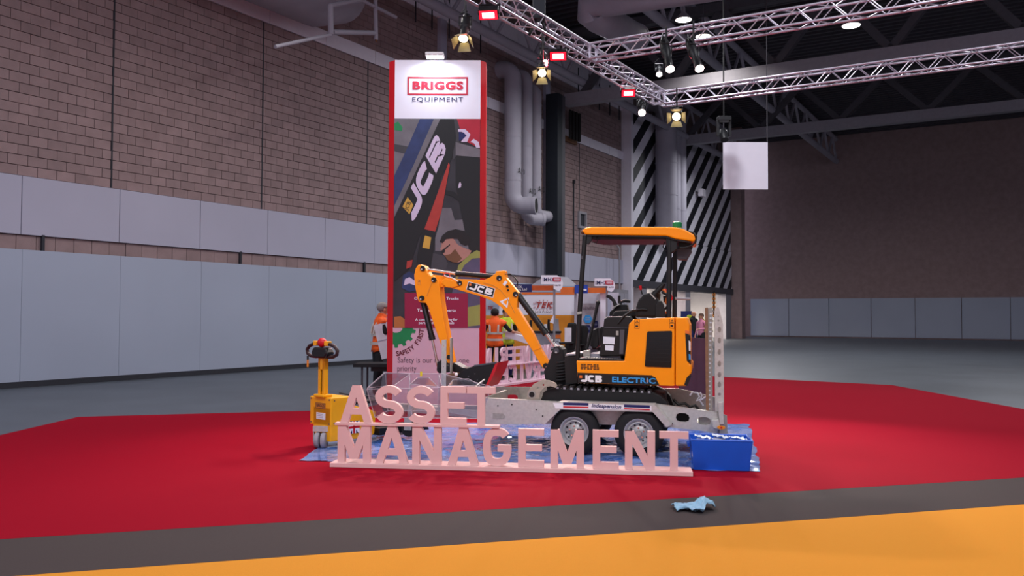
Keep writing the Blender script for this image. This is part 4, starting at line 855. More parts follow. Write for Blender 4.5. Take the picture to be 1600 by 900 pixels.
# links and bucket
for pl_ in ([(-1.9001, 0.9773), (-1.8409, 1.0122), (-1.7969, 0.9728), (-1.8197, 0.8655), (-1.8703, 0.8308), (-1.9058, 0.8704)], [(-1.8895, 0.9038), (-1.7532, 0.9417), (-1.6506, 0.9374), (-1.6322, 0.8891), (-1.7507, 0.8519), (-1.8705, 0.839)], [(-1.7624, 0.9659), (-1.6687, 0.9775), (-1.5651, 0.9243), (-1.4462, 0.9125), (-1.4278, 0.8564), (-1.5625, 0.8266), (-1.6999, 0.8702)]):
    MB().prism(pl_, .70, .94).build('bucket_link', 'black', ex, bevel=.008)
q = (-1.7475, 0.7, 1.0483); MB().prism(oval(q[0], q[2], .03, .03, 10), .70, .74).build('link_boss', 'black', ex)
bk = MB()
shell = [(-1.3662, 0.9519), (-1.5067, 0.8984), (-1.5721, 0.8355), (-1.5621, 0.7716), (-1.5022, 0.7259), (-1.3845, 0.6988), (-1.2267, 0.6936)]
for a, b in zip(shell[:-1], shell[1:]): bk.bar((a[0], .84, a[1]), (b[0], .84, b[1]), .56, .012)
bko = bk.build('bucket', 'black', ex)
sp_ = [(-1.0777, 1.0026), (-1.3662, 0.9519), (-1.5067, 0.8984), (-1.5721, 0.8355), (-1.5621, 0.7716), (-1.5022, 0.7259), (-1.3845, 0.6988), (-1.2267, 0.6936)]
for y in (.555, 1.115): MB().prism(sp_, y-.008, y+.008).build('bucket_side', 'black', bko, bevel=.003)
MB().prism([(-1.0875, 1.0019), (-1.0549, 1.0119), (-1.0892, 0.9032), (-1.183, 0.7042), (-1.2158, 0.694)], .54, 1.13).build('bucket_lip', 'red', bko)
MB().prism([(-1.2246, 0.7144), (-1.1672, 0.7328), (-1.1828, 0.6963), (-1.232, 0.6822)], .555, 1.11).build('cutting_edge', 'red', bko)
MB().bar((-1.3636, 0.55, 0.9606), (-1.0754, 0.55, 1.0111), .03, .02).build('bucket_rim', 'steel_dark', bko)
for a in ((-1.4351, 0.55, 0.8256), (-1.3527, 0.55, 0.8609), (-1.3174, 0.55, 0.7824)): MB().cyl((a[0], .543, a[2]), (a[0], .55, a[2]), .008, n=8).build('bucket_bolt', 'steel_dark', bko)
# king post and hose bundle
kp = MB().prism([(-0.3824, 1.2309), (-0.3179, 1.241), (-0.2684, 1.1948), (-0.2414, 1.0685), (-0.0727, 1.0667), (-0.0665, 0.7821), (-0.2099, 0.7443), (-0.4037, 0.744), (-0.4867, 0.8203), (-0.5051, 0.9153), (-0.4431, 1.0454), (-0.4128, 1.1422)], .70, .98).build('king_post', 'black', ex, bevel=.015)
q = (-0.3493, 0.7, 1.177); MB().cyl((q[0], .68, q[2]), (q[0], .70, q[2]), .035, n=18).build('king_pin', 'steel_dark', kp, smooth=40); MB().cyl((q[0], .67, q[2]-.02), (q[0], .68, q[2]-.02), .012, n=8).build('pin_bolt', 'galv_light', kp)
for k in range(7):
    a = (-0.2594, 0.64, 1.0402); z = a[2]-.036*k
    MB().tube([(a[0]+.07*math.cos(j*math.pi/6), .66+.05*math.sin(j*math.pi/6), z+.012*math.cos(j*math.pi/6)) for j in range(12)], .016, n=6, closed=True).build('hose_coil', 'rubber', kp, smooth=60)
MB().prism([(-0.1986, 1.1509), (-0.0415, 1.1602), (-0.0411, 1.1408), (-0.1981, 1.1314)], .5, 1.2).build('front_step_bar', 'steel_grey', ex)
MB().prism([(-0.2146, 1.1225), (-0.0559, 1.128), (-0.0487, 0.7997), (-0.1909, 0.778)], .5, 1.15).build('front_bulkhead', 'black', ex)
# travel levers in front of the seat
MB().tube([(0.0026, 0.9, 1.2051), (0.0693, 0.9, 1.4886), (0.1278, 0.9, 1.7796)], [.02,.016,.022], n=8).build('travel_lever', 'stick_black', ex, smooth=50)
MB().ball((0.13, 0.9, 1.7876), .028).build('travel_lever_knob', 'stick_black', ex, smooth=60)
MB().prism([(0.0204, 1.2426), (0.0488, 1.4382), (0.1214, 1.4727), (0.1425, 1.2465), (0.0946, 1.2045)], 1.0, 1.2).build('foot_guard', 'black', ex, bevel=.01)
# canopy
MB().tube([(0.02, 0.4, 2.588), (-0.0048, 0.4, 2.1243), (-0.0254, 0.4, 1.6458), (-0.0366, 0.4, 1.0915)], .029, n=12).build('canopy_post', 'black', ex, smooth=40)
MB().bar((-0.0481, 0.37, 1.649), (0.0059, 0.37, 1.6579), .05, .03).build('post_clamp', 'galv', ex)
for a, b in (((1.0228, 0.42, 2.563), (1.033, 0.42, 1.6183)), ((1.0574, 1.2, 2.6158), (1.0679, 1.2, 1.6175))):
    MB().tube([a, b], .029, n=12).build('canopy_post', 'black', ex, smooth=40)
roofp = [(-0.0141, 2.6383), (0.0238, 2.6769), (0.0854, 2.6893), (1.0232, 2.6919), (1.186, 2.6673), (1.3083, 2.6001), (1.3238, 2.5515), (1.3134, 2.5178), (1.0924, 2.5505), (0.9881, 2.584), (0.0333, 2.5975)]
cn = MB().prism(roofp, .36, 1.28).build('canopy_roof', 'jcb_yellow', ex, bevel=.016, seg=2)
MB().prism([(0.0474, 2.5947), (0.9877, 2.5811), (1.092, 2.5469), (1.2766, 2.5177), (1.2621, 2.5071), (1.0849, 2.5348), (0.9805, 2.5675), (0.0477, 2.5808)], .375, 1.265).build('headliner', 'black', ex)
MB().prism([(0.0245, 2.6054), (0.9849, 2.5932), (1.0973, 2.5558), (1.0531, 2.5329), (0.9485, 2.5476), (0.1424, 2.5401), (0.0411, 2.559)], .42, 1.22).build('canopy_frame', 'black', ex, bevel=.01)
MB().prism([(0.9788, 2.5762), (1.0536, 2.5538), (1.1133, 2.5315), (1.1153, 2.4258), (1.0494, 2.38), (1.0048, 2.3797), (0.9883, 2.4703)], .40, .46).build('frame_gusset', 'black', ex, bevel=.01)
MB().prism([(0.0122, 2.588), (0.1055, 2.5806), (0.0989, 2.5266), (0.0611, 2.48), (0.0143, 2.4952)], .39, .45).build('frame_gusset', 'black', ex)
MB().ball((-0.0116, 0.45, 2.6353), .03, sq=(1, 1.3, 1)).build('front_lamp', 'brown', ex, smooth=60)
q = (1.0945, 0.8, 2.7303); MB().lathe([(.055, -.01), (.06, .0), (.056, .02), (.058, .03), (.056, .055), (.04, .065), (.001, .066)], q, 'z', 20).build('beacon', 'green', ex, smooth=40)
MB().prism([(1.1071, 2.4562), (1.2649, 2.4649), (1.2806, 2.4267), (1.2225, 2.319), (1.1095, 2.3255)], .6, .8).build('rear_work_lamp', 'steel_dark', ex, bevel=.01)
MB().prism([(1.1168, 2.5493), (1.2763, 2.5424), (1.278, 2.4496), (1.1187, 2.4484)], .6, .8).build('lamp_bracket', 'black', ex)
MB().tube([(1.2443, 0.4, 2.6375), (1.3034, 0.4, 2.6226), (1.3336, 0.4, 2.5776), (1.3273, 0.4, 2.5175), (1.2767, 0.4, 2.4721), (1.2035, 0.4, 2.449), (1.1445, 0.4, 2.4487)], .012, n=8).build('cable', 'black', ex, smooth=60)
MB().tube([(0.9725, 0.4, 2.5156), (0.9513, 0.4, 2.4549), (0.982, 0.4, 2.4097), (1.0266, 0.4, 2.4101)], .007, n=6).build('cable', 'black', ex, smooth=60)
MB().tube([(0.107, 0.4, 2.5112), (0.1614, 0.4, 2.496), (0.1758, 0.4, 2.5423), (0.1597, 0.4, 2.5731)], .006, n=6).build('cable', 'black', ex, smooth=60)
MB().cyl((1.0997, 0.5, 1.8513), (1.2782, 0.5, 1.8496), .016, n=10).build('rear_handle', 'steel_grey', ex, smooth=40)
MB().box((-0.0152, 0.4, 2.4177)[0], (0.0004, 0.4, 2.4178)[0], .37, .40, 2.3, 2.34).build('post_clip', 'steel_dark', ex)

# ================================================================== PALLET TRUCK
pk = thing('pallet_truck', 'yellow powered pallet truck with black loop handle, left of the letters', 'pallet truck', (-2.2994, 10.5751, 0), (0, 0, -0.733))
cs = MB().box(-.27, .16, .0, .34, .27, .615).build('motor_cover', 'truck_yellow', pk, bevel=.012)
MB().prism([(-.25, .27), (-.23, .12), (-.19, .085), (.10, .085), (.13, .12), (.15, .27)], .04, .36).build('lower_skirt', 'orange_panel', pk, bevel=.008)
ch = MB().prism([(.0, .085), (.62, .085), (.68, .13), (.70, .40), (.36, .50), (.0, .50)], -.20, .155, 'x').build('chassis', 'truck_yellow', pk, bevel=.012)
MB().box(-.24, .13, .33, .72, .505, .545).build('battery_lid', 'black', pk, bevel=.01)
for x in (-.20, .06): MB().prism([(.7, .10), (.7, .19), (1.5, .17), (1.55, .10)], x, x+.16, 'x').build('fork', 'black', pk)
for x in (-.072, .008):
    t = MB().lathe([(.02, .0), (.07, .0), (.09, .006), (.098, .02), (.098, .042), (.09, .058), (.07, .064), (.02, .064)], (x, 0, .1), 'x', 28).build('drive_wheel', 'steel_grey', pk, smooth=35)
    MB().lathe([(.02, -.004), (.05, -.004), (.055, .066), (.02, .068)], (x, 0, .1), 'x', 20).build('wheel_hub', 'galv', t, smooth=35)
    t.location = (.01, -.03, 0); t.rotation_euler = (0, 0, D(36))
cfk = MB().box(-.095, .095, -.03, .03, .205, .27).box(-.095, -.083, -.02, .02, .08, .22).box(.083, .095, -.02, .02, .08, .22).build('caster_fork', 'galv_light', pk)
cfk.location = (.01, -.03, 0); cfk.rotation_euler = (0, 0, D(36))
for x in (-.24, .13):
    for z in (.30, .59): MB().cyl((x, -.006, z), (x, .002, z), .009, n=8).build('cover_screw', 'steel_dark', cs)
for y in (.05, .3):
    for z in (.31, .58): MB().cyl((.158, y, z), (.166, y, z), .009, n=8).build('cover_screw', 'steel_dark', cs)
MB().box(-.145, .055, -.004, .0, .475, .545).build('name_plate', 'orange_panel', cs)
MB().box(-.145, .055, -.006, -.004, .538, .545).box(-.145, .055, -.006, -.004, .475, .482).box(-.145, -.138, -.006, -.004, .475, .545).box(.048, .055, -.006, -.004, .475, .545).build('plate_border', 'brown', cs)
text('lettering', 'BRIGGS', 'brown', cs, (-.045, -.006, .51), .165, .042, bold=.04)
MB().box(-.13, .05, -.003, .0, .345, .425).build('data_plate', 'paper', cs)
for k in range(3): MB().box(-.12, -.0, -.0045, -.003, .405-.02*k, .409-.02*k).build('data_line', 'steel_grey', cs)
# flag sticker on the chassis side
fy, fz, fs = .345, .235, .085
fl2 = MB().box(.1665, .1685, fy-fs, fy+fs, fz-.075, fz+.075).build('flag_sticker', 'white', ch)
for s_ in (-1, 1):
    MB().prism([(fy-fs, fz-s_*.075), (fy-fs+.02, fz-s_*.075), (fy+fs, fz+s_*.06), (fy+fs, fz+s_*.075), (fy+fs-.02, fz+s_*.075), (fy-fs, fz-s_*.06)], .1684, .1690, 'x').build('flag_cross', 'white', fl2)
for (a, b, c_, d) in ((.03, .085, .022, .075), (-.085, -.03, .022, .075), (.03, .085, -.075, -.022), (-.085, -.03, -.075, -.022)):
    q = [(fy+a, fz+c_), (fy+b, fz+c_), (fy+b, fz+d)] if (a > 0) == (c_ < 0) else [(fy+a, fz+c_), (fy+b, fz+c_), (fy+a, fz+d)]
    q = {(1, 1): [(fy+a, fz+d), (fy+b-.02, fz+d), (fy+a, fz+c_+.01)], (0, 1): [(fy+a+.02, fz+d), (fy+b, fz+d), (fy+b, fz+c_+.01)], (1, 0): [(fy+a, fz+c_), (fy+b-.02, fz+c_), (fy+a, fz+d-.01)], (0, 0): [(fy+a+.02, fz+c_), (fy+b, fz+c_), (fy+b, fz+d-.01)]}[(int(a > 0), int(c_ > 0))]
    MB().prism(q, .1690, .1696, 'x').build('flag_field', 'navy', fl2)
MB().box(.1696, .1704, fy-.014, fy+.014, fz-.075, fz+.075).box(.1696, .1704, fy-fs, fy+fs, fz-.014, fz+.014).build('flag_red_cross', 'red', fl2)
# tiller
_n0 = len(pk.children)
MB().box(-.10, .10, .06, .2, .615, .65).build('tiller_base', 'truck_yellow', pk, bevel=.01)
ti = MB().box(-.065, -.02, .1, .16, .65, 1.08).box(.02, .065, .1, .16, .65, 1.08).box(-.065, .065, .1, .16, .95, 1.10).box(-.02, .02, .14, .16, .65, 1.0).build('tiller_shaft', 'truck_yellow', pk, bevel=.005)
MB().box(-.014, .014, .12, .135, .68, .94).build('gas_strut', 'black', ti)
hd_ = MB().prism([(-.10, 1.09), (.10, 1.09), (.15, 1.15), (.11, 1.22), (-.11, 1.22), (-.15, 1.15)], .06, .18).build('tiller_head', 'black', pk, bevel=.02)
for s_ in (-1, 1):
    MB().tube([(s_*x, .11, z) for x, z in ((.10, 1.105), (.20, 1.11), (.265, 1.14), (.275, 1.19), (.23, 1.235), (.15, 1.262), (.09, 1.262))], .021, n=10).build('loop_grip', mat('grip_maroon', '2c1416', .55).name if 'grip_maroon' not in M else 'grip_maroon', hd_, smooth=60)
    MB().box(s_*.10-.028, s_*.10+.028, .075, .15, 1.24, 1.30).build('thumb_control', 'truck_yellow', hd_, bevel=.008)
MB().ball((0, .11, 1.28), .065, sq=(1, .8, .9)).build('reverse_button', 'red', hd_, smooth=60)
MB().cyl((-.25, .1, 1.11), (-.25, .1, 1.06), .012, n=8).build('key_fob_clip', 'black', hd_); MB().box(-.262, -.238, .095, .105, .97, 1.06).build('key_tag', 'amber', hd_)
for o in list(pk.children)[_n0:]:
    o.location = (-.045, -.10, 0)
hd_.scale = (1.13, 1, 1)
MB().tube([(.05, .2, .66), (.15, .35, .62), (.1, .6, .6), (.0, .9, .55), (-.1, 1.2, .40)], .008, n=6).build('cable', 'black', pk, smooth=60)

# ================================================================== CLEAR ACRYLIC CASE
ac = bpy.data.materials.new('acrylic'); ac.use_nodes = True; M['acrylic'] = ac; nt = ac.node_tree
for n_ in list(nt.nodes): nt.nodes.remove(n_)
ou = nt.nodes.new('ShaderNodeOutputMaterial'); tr_ = nt.nodes.new('ShaderNodeBsdfTransparent'); tr_.inputs[0].default_value = (.93, .93, .95, 1)
gl = nt.nodes.new('ShaderNodeBsdfGlossy'); gl.inputs['Roughness'].default_value = .08; lw = nt.nodes.new('ShaderNodeLayerWeight'); lw.inputs[0].default_value = .25; fr_ = nt.nodes.new('ShaderNodeMapRange'); fr_.inputs['To Min'].default_value = .03; fr_.inputs['To Max'].default_value = .45; nt.links.new(lw.outputs['Facing'], fr_.inputs['Value'])
nz = nt.nodes.new('ShaderNodeTexNoise'); nz.inputs['Scale'].default_value = 3; bp = nt.nodes.new('ShaderNodeBump'); bp.inputs['Strength'].default_value = .15
nt.links.new(nz.outputs[0], bp.inputs['Height']); nt.links.new(bp.outputs[0], gl.inputs['Normal'])
mxs = nt.nodes.new('ShaderNodeMixShader'); nt.links.new(fr_.outputs[0], mxs.inputs[0]); nt.links.new(tr_.outputs[0], mxs.inputs[1]); nt.links.new(gl.outputs[0], mxs.inputs[2]); nt.links.new(mxs.outputs[0], ou.inputs[0])
mat('acrylic_edge', 'cfc4cc', .15, alpha=.55)
def panel(name, pts, par, m='acrylic', th=.006, edge=True):
    p = [Vector(q) for q in pts]; n = (p[1]-p[0]).cross(p[2]-p[0]).normalized()*th; k = len(p)
    MB().add(p+[q+n for q in p], [tuple(range(k)), tuple(range(2*k-1, k-1, -1))]+[(i, (i+1) % k, k+(i+1) % k, k+i) for i in range(k)]).build(name, m, par)
    if edge:
        MB().tube(p, .0045, n=5, closed=True).build('panel_edge', 'acrylic_edge', par)
cc = thing('acrylic_case', 'clear acrylic tapered case with raised lid standing on the trailer drawbar', 'display case')
A0, A1, A2, A3 = (-1.6302, 9.75, 0.7869), (-1.5104, 10.35, 0.9269), (-0.8222, 10.35, 0.9217), (-0.2265, 9.75, 0.8204)
B0, B1, B2, B3 = (-1.5418, 9.8, 0.4659), (-1.4691, 10.3, 0.4832), (-0.846, 10.3, 0.4854), (-0.3418, 9.8, 0.4557)
panel('front_panel', [A0, A3, B3, B0], cc); panel('back_panel', [A1, A2, B2, B1], cc); panel('side_panel', [A0, A1, B1, B0], cc); panel('side_panel', [A3, A2, B2, B3], cc)
panel('base_panel', [B0, B1, B2, B3], cc)
panel('lid_panel', [(-1.6231, 9.75, 0.8012), (-1.5181, 10.35, 0.9345), (-1.2063, 10.3, 0.9237), (-1.3277, 9.8, 0.8269)], cc)
panel('lid_panel', [(-1.1469, 9.8, 0.842), (-1.1005, 10.1, 0.8928), (-0.9662, 10.1, 0.8933), (-0.8355, 9.8, 0.8142)], cc)
panel('divider', [(-1.2139, 10.3, 0.9237), (-1.1541, 9.8, 0.8348), (-1.1226, 9.8, 0.4817), (-1.1747, 10.25, 0.5048)], cc)
panel('divider', [(-0.8638, 10.3, 0.9097), (-0.7922, 9.8, 0.8288), (-0.8046, 9.8, 0.4828), (-0.8722, 10.25, 0.5058)], cc)
MB().prism([(-2.4774, 0.4167), (-2.0973, 0.4349), (-2.0701, 0.3649), (-2.3463, 0.2955), (-2.4996, 0.3037)], .3, .42).build('battery_tray', mat('pale_green', 'a3a592', .5).name, cc, bevel=.004)
MB().cyl((-1.0349, 9.9, 0.922), (-1.0353, 9.9, 0.9767), .013, n=10).build('yellow_cap', mat('lemon', 'd8c41e', .4).name, cc)
pn = thing('clear_tray', 'small clear plastic tray by the bucket, in front of the trailer post', 'tray')
panel('tray_base', [(-0.7139, 9.72, 0.8284), (-0.6758, 10, 0.8794), (-0.4986, 10, 0.8874), (-0.3551, 9.72, 0.8368)], pn, edge=True)
panel('tray_wall', [(-0.7139, 9.72, 0.8284), (-0.3551, 9.72, 0.8368), (-0.3765, 9.72, 0.8081), (-0.6923, 9.72, 0.807)], pn)
MB().cyl((-0.3973, 9.7, 0.8311), (-0.3108, 9.9, 0.888), .009, n=8).build('clear_rod', 'galv_light', pn)
MB().ball((-0.6233, 9.75, 0.9555), .02).build('lamp_knob', 'white', pn, smooth=60)

# ================================================================== FLOOR SHEET, CRATE, CLOTH
pf = mat('plastic_film', '3f68ba', .12, var=.0, spec=.7, coat=.6)
nt = pf.node_tree; b_ = nt.nodes['Principled BSDF']; rp = [n for n in nt.nodes if n.type == 'VALTORGB'][0]; nzz = [n for n in nt.nodes if n.type == 'TEX_NOISE'][0]
nzz.inputs['Scale'].default_value = 2.2
rp.color_ramp.elements[0].color = hexc('2a63b8')+(1,); rp.color_ramp.elements[1].color = hexc('8a98c4')+(1,)
c0 = [Vector(q) for q in ((-2.3415, 9.6049, 0), (2.6012, 9.0372, 0), (3.5409, 12.9516, 0), (-2.3733, 13.016, 0))]
nx, ny = 150, 60; vv = []; ff = []
from mathutils import noise as mnoise
for j in range(ny+1):
    for i in range(nx+1):
        u, v = i/nx, j/ny
        p = (c0[0]*(1-u)+c0[1]*u)*(1-v)+(c0[3]*(1-u)+c0[2]*u)*v
        e = min(1, 8*min(u, 1-u, v, 1-v))
        n1 = mnoise.turbulence(Vector((p.x*3.2, p.y*3.2, 0)), 3, False); n2 = abs(mnoise.noise(Vector((p.x*9+3, p.y*6, 1))))
        wob = .05*mnoise.noise(Vector((p.x*4, p.y*4, 5)))*(1-e)
        vv.append((p.x+wob, p.y+wob, .010+max(0, .038*abs(n1)*(.3+.7*e)+.022*n2*e)))
for j in range(ny):
    for i in range(nx): a = j*(nx+1)+i; ff.append((a, a+1, a+nx+2, a+nx+1))
fo = MB().add(vv, ff).build('plastic_sheet', 'plastic_film', None, smooth=180)
tag(fo, 'crinkled shiny blue plastic sheet spread on the red carpet under the trailer', 'plastic sheet')

cr = thing('plastic_crate', 'blue plastic crate on the floor at the right end of the letters', 'crate', (1.8896, 9.1347, 0), (0, 0, -0.1396))
w0, d0, h0 = .62, .42, .32
for nm, pts in (('front_wall', [(.03, 0, .012), (w0-.03, 0, .012), (w0, -.02, h0), (0, -.02, h0)]), ('back_wall', [(.03, d0, .012), (w0-.03, d0, .012), (w0, d0+.02, h0), (0, d0+.02, h0)]),
                ('side_wall', [(.03, 0, .012), (.03, d0, .012), (0, d0+.02, h0), (0, -.02, h0)]), ('side_wall', [(w0-.03, 0, .012), (w0-.03, d0, .012), (w0, d0+.02, h0), (w0, -.02, h0)]), ('base', [(.03, 0, .012), (w0-.03, 0, .012), (w0-.03, d0, .012), (.03, d0, .012)])):
    panel(nm, pts, cr, 'crate_blue', .008, False)
MB().tube([(0, -.02, h0), (w0, -.02, h0), (w0, d0+.02, h0), (0, d0+.02, h0)], .014, n=6, closed=True).build('rim', 'crate_blue', cr)
MB().box(-.028, -.004, .12, .30, h0-.09, h0-.05).build('handle', 'crate_blue', cr, bevel=.004)
MB().box(.012, .019, .02, .06, .14, .2).build('label_tag', 'paper', cr)
for k, (x, y, a) in enumerate(((.13, .13, .1), (.31, .24, -.15), (.48, .13, .1))):
    p = thing('folded_paper', ['crumpled white paper at the left inside the blue crate', 'white paper bundle in the middle of the blue crate', 'small white packet beside the papers in the blue crate'][k], 'paper',
              Vector((1.8896, 9.1347, 0))+Matrix.Rotation((0, 0, -0.1396)[2], 3, 'Z')@Vector((x, y, .25)), (0, .15, a), group='papers in the crate')
    pm = MB(); n = 7; vq = [((i/n-.5)*.17, (j/n-.5)*.13, .03*mnoise.noise(Vector((i*.9+k*5, j*.8, k)))+.085) for j in range(n+1) for i in range(n+1)]
    vq2 = [(a_, b, -.02) for a_, b, c_ in vq]
    fq = [(j*(n+1)+i, j*(n+1)+i+1, (j+1)*(n+1)+i+1, (j+1)*(n+1)+i) for j in range(n) for i in range(n)]
    pm.add(vq, fq).build('sheet', 'paper', p, smooth=60)
    MB().box(-.06, .06, -.05, .05, -.22, .06).build('stack', 'paper', p)

cl = MB(); c1 = Vector((1.5256, 7.2766, 0)); n = 26; m_ = 12; vq = []
for j in range(m_+1):
    for i in range(n+1):
        u, v = i/n-.5, j/m_-.5
        x = u*.34; y = v*.26*(1-.45*abs(u)) + .045*u - .02*math.cos(u*9)
        z = .012+.026*abs(math.sin(v*9+u*4))+.045*max(0, 1-((u-.32)/.2)**2)+.012*mnoise.noise(Vector((u*9, v*5, 2)))+.01
        x += .02*mnoise.noise(Vector((u*5, v*4, 7))); y += .035*mnoise.noise(Vector((u*6, v*3, 9))); z += .016*mnoise.noise(Vector((u*14, v*11, 4)))
        vq.append((x, y, max(.009, z)))
fq = [(j*(n+1)+i, j*(n+1)+i+1, (j+1)*(n+1)+i+1, (j+1)*(n+1)+i) for j in range(m_) for i in range(n)]
co = cl.add(vq, fq).build('cleaning_cloth', 'pale_blue', None, smooth=60); co.location = (c1.x, c1.y, 0)
so = co.modifiers.new('thickness', 'SOLIDIFY'); so.thickness = .006
tag(co, 'crumpled pale blue cloth lying on the grey aisle carpet', 'cloth')

# ================================================================== TRUSS AND STAGE LAMPS
mat('truss_alu', 'c9c4d2', .35, metal=.6, var=.03)
Wd, Nd = Vector((.5145, .8575, 0)), Vector((.8575, -.5145, 0))
def truss(label, p0, p1, s=.30):
    p0, p1 = Vector(p0), Vector(p1); d = (p1-p0); Ln = d.length; d.normalize(); side = d.cross(Vector((0, 0, 1)))
    th = thing('lighting_truss', label, 'truss', p0, (0, 0, math.atan2(d.y, d.x)), group='aluminium trusses over the stand')
    cme = None
    for y in (-s/2, s/2):
        for z in (-s/2, s/2): MB().cyl((0, y, z), (Ln, y, z), .025, n=8).build('chord', 'truss_alu', th, smooth=50)
    n = int(Ln/(s*.95)); pt = Ln/n
    bm_ = MB().cyl((0, 0, 0), (math.hypot(pt, s), 0, 0), .011, n=6).build('brace_source', 'truss_alu'); data = bm_.data; bpy.data.objects.remove(bm_)
    a = math.atan2(s, pt)
    for k in range(n):
        sg_ = 1 if k % 2 else -1; x = k*pt
        for y in (-s/2, s/2):
            o = mesh_obj('brace', data, th); o.location = (x, y, -sg_*s/2); o.rotation_euler = (0, -sg_*a, 0)
        for z in (-s/2, s/2):
            o = mesh_obj('brace', data, th); o.location = (x, -sg_*s/2, z); o.rotation_euler = (0, 0, sg_*a)
    for x in (0, Ln):
        MB().bar((x, -s/2, -s/2), (x, s/2, -s/2), .04, .04).bar((x, -s/2, s/2), (x, s/2, s/2), .04, .04).bar((x, -s/2, -s/2), (x, -s/2, s/2), .04, .04).bar((x, s/2, -s/2), (x, s/2, s/2), .04, .04).build('end_frame', 'truss_alu', th)
    return th
TC = Vector((3.7, 21.3, 7.0)); J2 = TC-Wd*4.3
truss('long lighting truss running back over the stand', TC-Wd*11, TC-Wd*.18)
truss('lighting truss branching right, nearer the camera', J2+Nd*.18, J2+Nd*13)
truss('lighting truss branching right from the far corner', TC+Nd*.0, TC+Nd*14)
ho = thing('chain_hoist', 'dark chain hoist and strap holding up the long truss', 'hoist')
a = (0.4821, 15.9, 7.2738)
MB().box(a[0]-.12, a[0]+.12, a[1]-.12, a[1]+.12, 7.1, 8.0).build('hoist_body', 'navy_col', ho, bevel=.02); MB().cyl((a[0], a[1], 8), (a[0], a[1], 12.8), .03, n=6).build('chain', 'steel_dark', ho)
MB().tube([(a[0]-.18, a[1]-.1, 6.8), (a[0], a[1], 7.25), (a[0]+.18, a[1]+.1, 6.8)], .03, n=6).build('sling', 'black', ho)
mat('lens_warm', 'ffdca0', emis=12); mat('lens_cool', 'ffe9e4', emis=12); mat('lens_red', 'ff1428', emis=2.5); mat('lens_redhot', 'ffb4b4', emis=8); mat('barn', '8d8a6a', .5); mat('lamp_black', '141519', .45)
STAGE = []
def stage_lamp(label, p, tgt, L_=.45, r=.075, lens='lens_cool', barn=False, top=7.0, power=0, colr=(1, .93, .88), ang=40):
    p = Vector(p); d = (Vector(tgt)-p).normalized(); th = thing('stage_lamp', label, 'stage light', p, group='stage lamps on the truss')
    up = Vector((0, 0, 1)); sx = d.cross(up).normalized(); uy = sx.cross(d).normalized()
    MB().tube([-d*L_, -d*L_*.8, -d*L_*.45, -d*L_*.4, -d*L_*.05, Vector((0, 0, 0))], [r*.7, r, r, r*.75, r*.8, r*1.05], n=18).build('lamp_body', 'lamp_black', th, smooth=35)
    MB().cyl(-d*.004, d*.012, r*.85, n=18).build('lens', lens, th)
    y0 = -d*L_*.55
    MB().tube([y0+sx*r*1.15, y0+sx*r*1.2+up*.16, y0-sx*r*1.2+up*.16, y0-sx*r*1.15], .012, n=6).build('yoke', 'lamp_black', th)
    zt = top-p.z
    if zt > .2: MB().cyl(y0+up*.16, Vector((y0.x, y0.y, max(zt, y0.z+.2))), .018, n=8).build('hanging_rod', 'lamp_black', th)
    MB().tube([-d*L_, -d*L_*1.1+up*.05, y0+sx*.1+up*.2, y0+up*.3], .008, n=5).build('cable', 'black', th)
    if barn:
        for k, (dx, dy) in enumerate(((1, 0), (-1, 0), (0, 1), (0, -1))):
            e1 = sx*dx+uy*dy; e2 = sx*dy+uy*dx; c0_ = e1*r*1.05; c1_ = e1*r*1.9+d*.13
            v_ = [c0_-e2*r*.8, c0_+e2*r*.8, c1_+e2*r*1.25, c1_-e2*r*1.25]; nn = e1*.004
            MB().add(v_+[q+nn for q in v_], [(0,1,2,3),(7,6,5,4),(0,4,5,1),(1,5,6,2),(2,6,7,3),(3,7,4,0)]).build('barn_door', 'barn', th)
    if power: light('stage_light', 'SPOT', d*.05, power, colr, target=None, size=.06, angle=ang, blend=.7, parent=th).rotation_euler = d.to_track_quat('-Z', 'Y').to_euler()
    return th
def flood(label, p, tgt, power, w_=.34, h_=.20):
    p = Vector(p); d = (Vector(tgt)-p).normalized(); th = thing('red_floodlight', label, 'stage light', p, d.to_track_quat('-Z', 'Y').to_euler(), group='red floodlights on the truss')
    MB().box(-w_/2, w_/2, -h_/2, h_/2, .01, .14).build('housing', 'lamp_black', th, bevel=.02)
    MB().box(-w_/2+.02, w_/2-.02, -h_/2+.02, h_/2-.02, .0, .01).build('diffuser', 'lens_red', th); MB().box(-w_/2+.07, w_/2-.07, -h_/2+.05, h_/2-.05, -.004, .0).build('led_window', 'lens_redhot', th)
    for s_ in (-1, 1): MB().box(s_*w_/2-.01, s_*w_/2+.01, -.02, .02, .05, .30).build('yoke_arm', 'lamp_black', th)
    MB().box(-w_/2, w_/2, -.02, .02, .28, .31).build('yoke_bar', 'lamp_black', th)
    light('red_light', 'SPOT', (0, 0, -.03), power, (1, .06, .10), size=.12, angle=110, blend=.8, parent=th)
    return th
CEN = Vector((.3, 9.6, .8))
stage_lamp('profile spot with barn doors above the banner tower', (-0.8217, 14.2, 6.2139), (-1.4, 10.5, 0), .55, .09, 'lens_warm', True, power=900, colr=(1, .92, .82), ang=60)
stage_lamp('short white spot beside the second red floodlight', (0.6147, 16.2, 6.4019), (1.5, 9.8, .5), .45, .07, 'lens_cool', power=700, colr=(1, .94, .92), ang=55)
stage_lamp('warm spot with barn doors below the second red floodlight', (0.5341, 15.6, 6.0365), (0, 8.5, .3), .4, .085, 'lens_warm', True, top=6.9, power=700, colr=(1, .9, .8), ang=60)
stage_lamp('slim black profile spot pointing down, left of the right-hand pair', (2.8467, 15.5, 6.0864), (3.2, 11.5, 0), .85, .09, 'lens_cool', top=6.95, power=1000, colr=(1, .95, .93), ang=50)
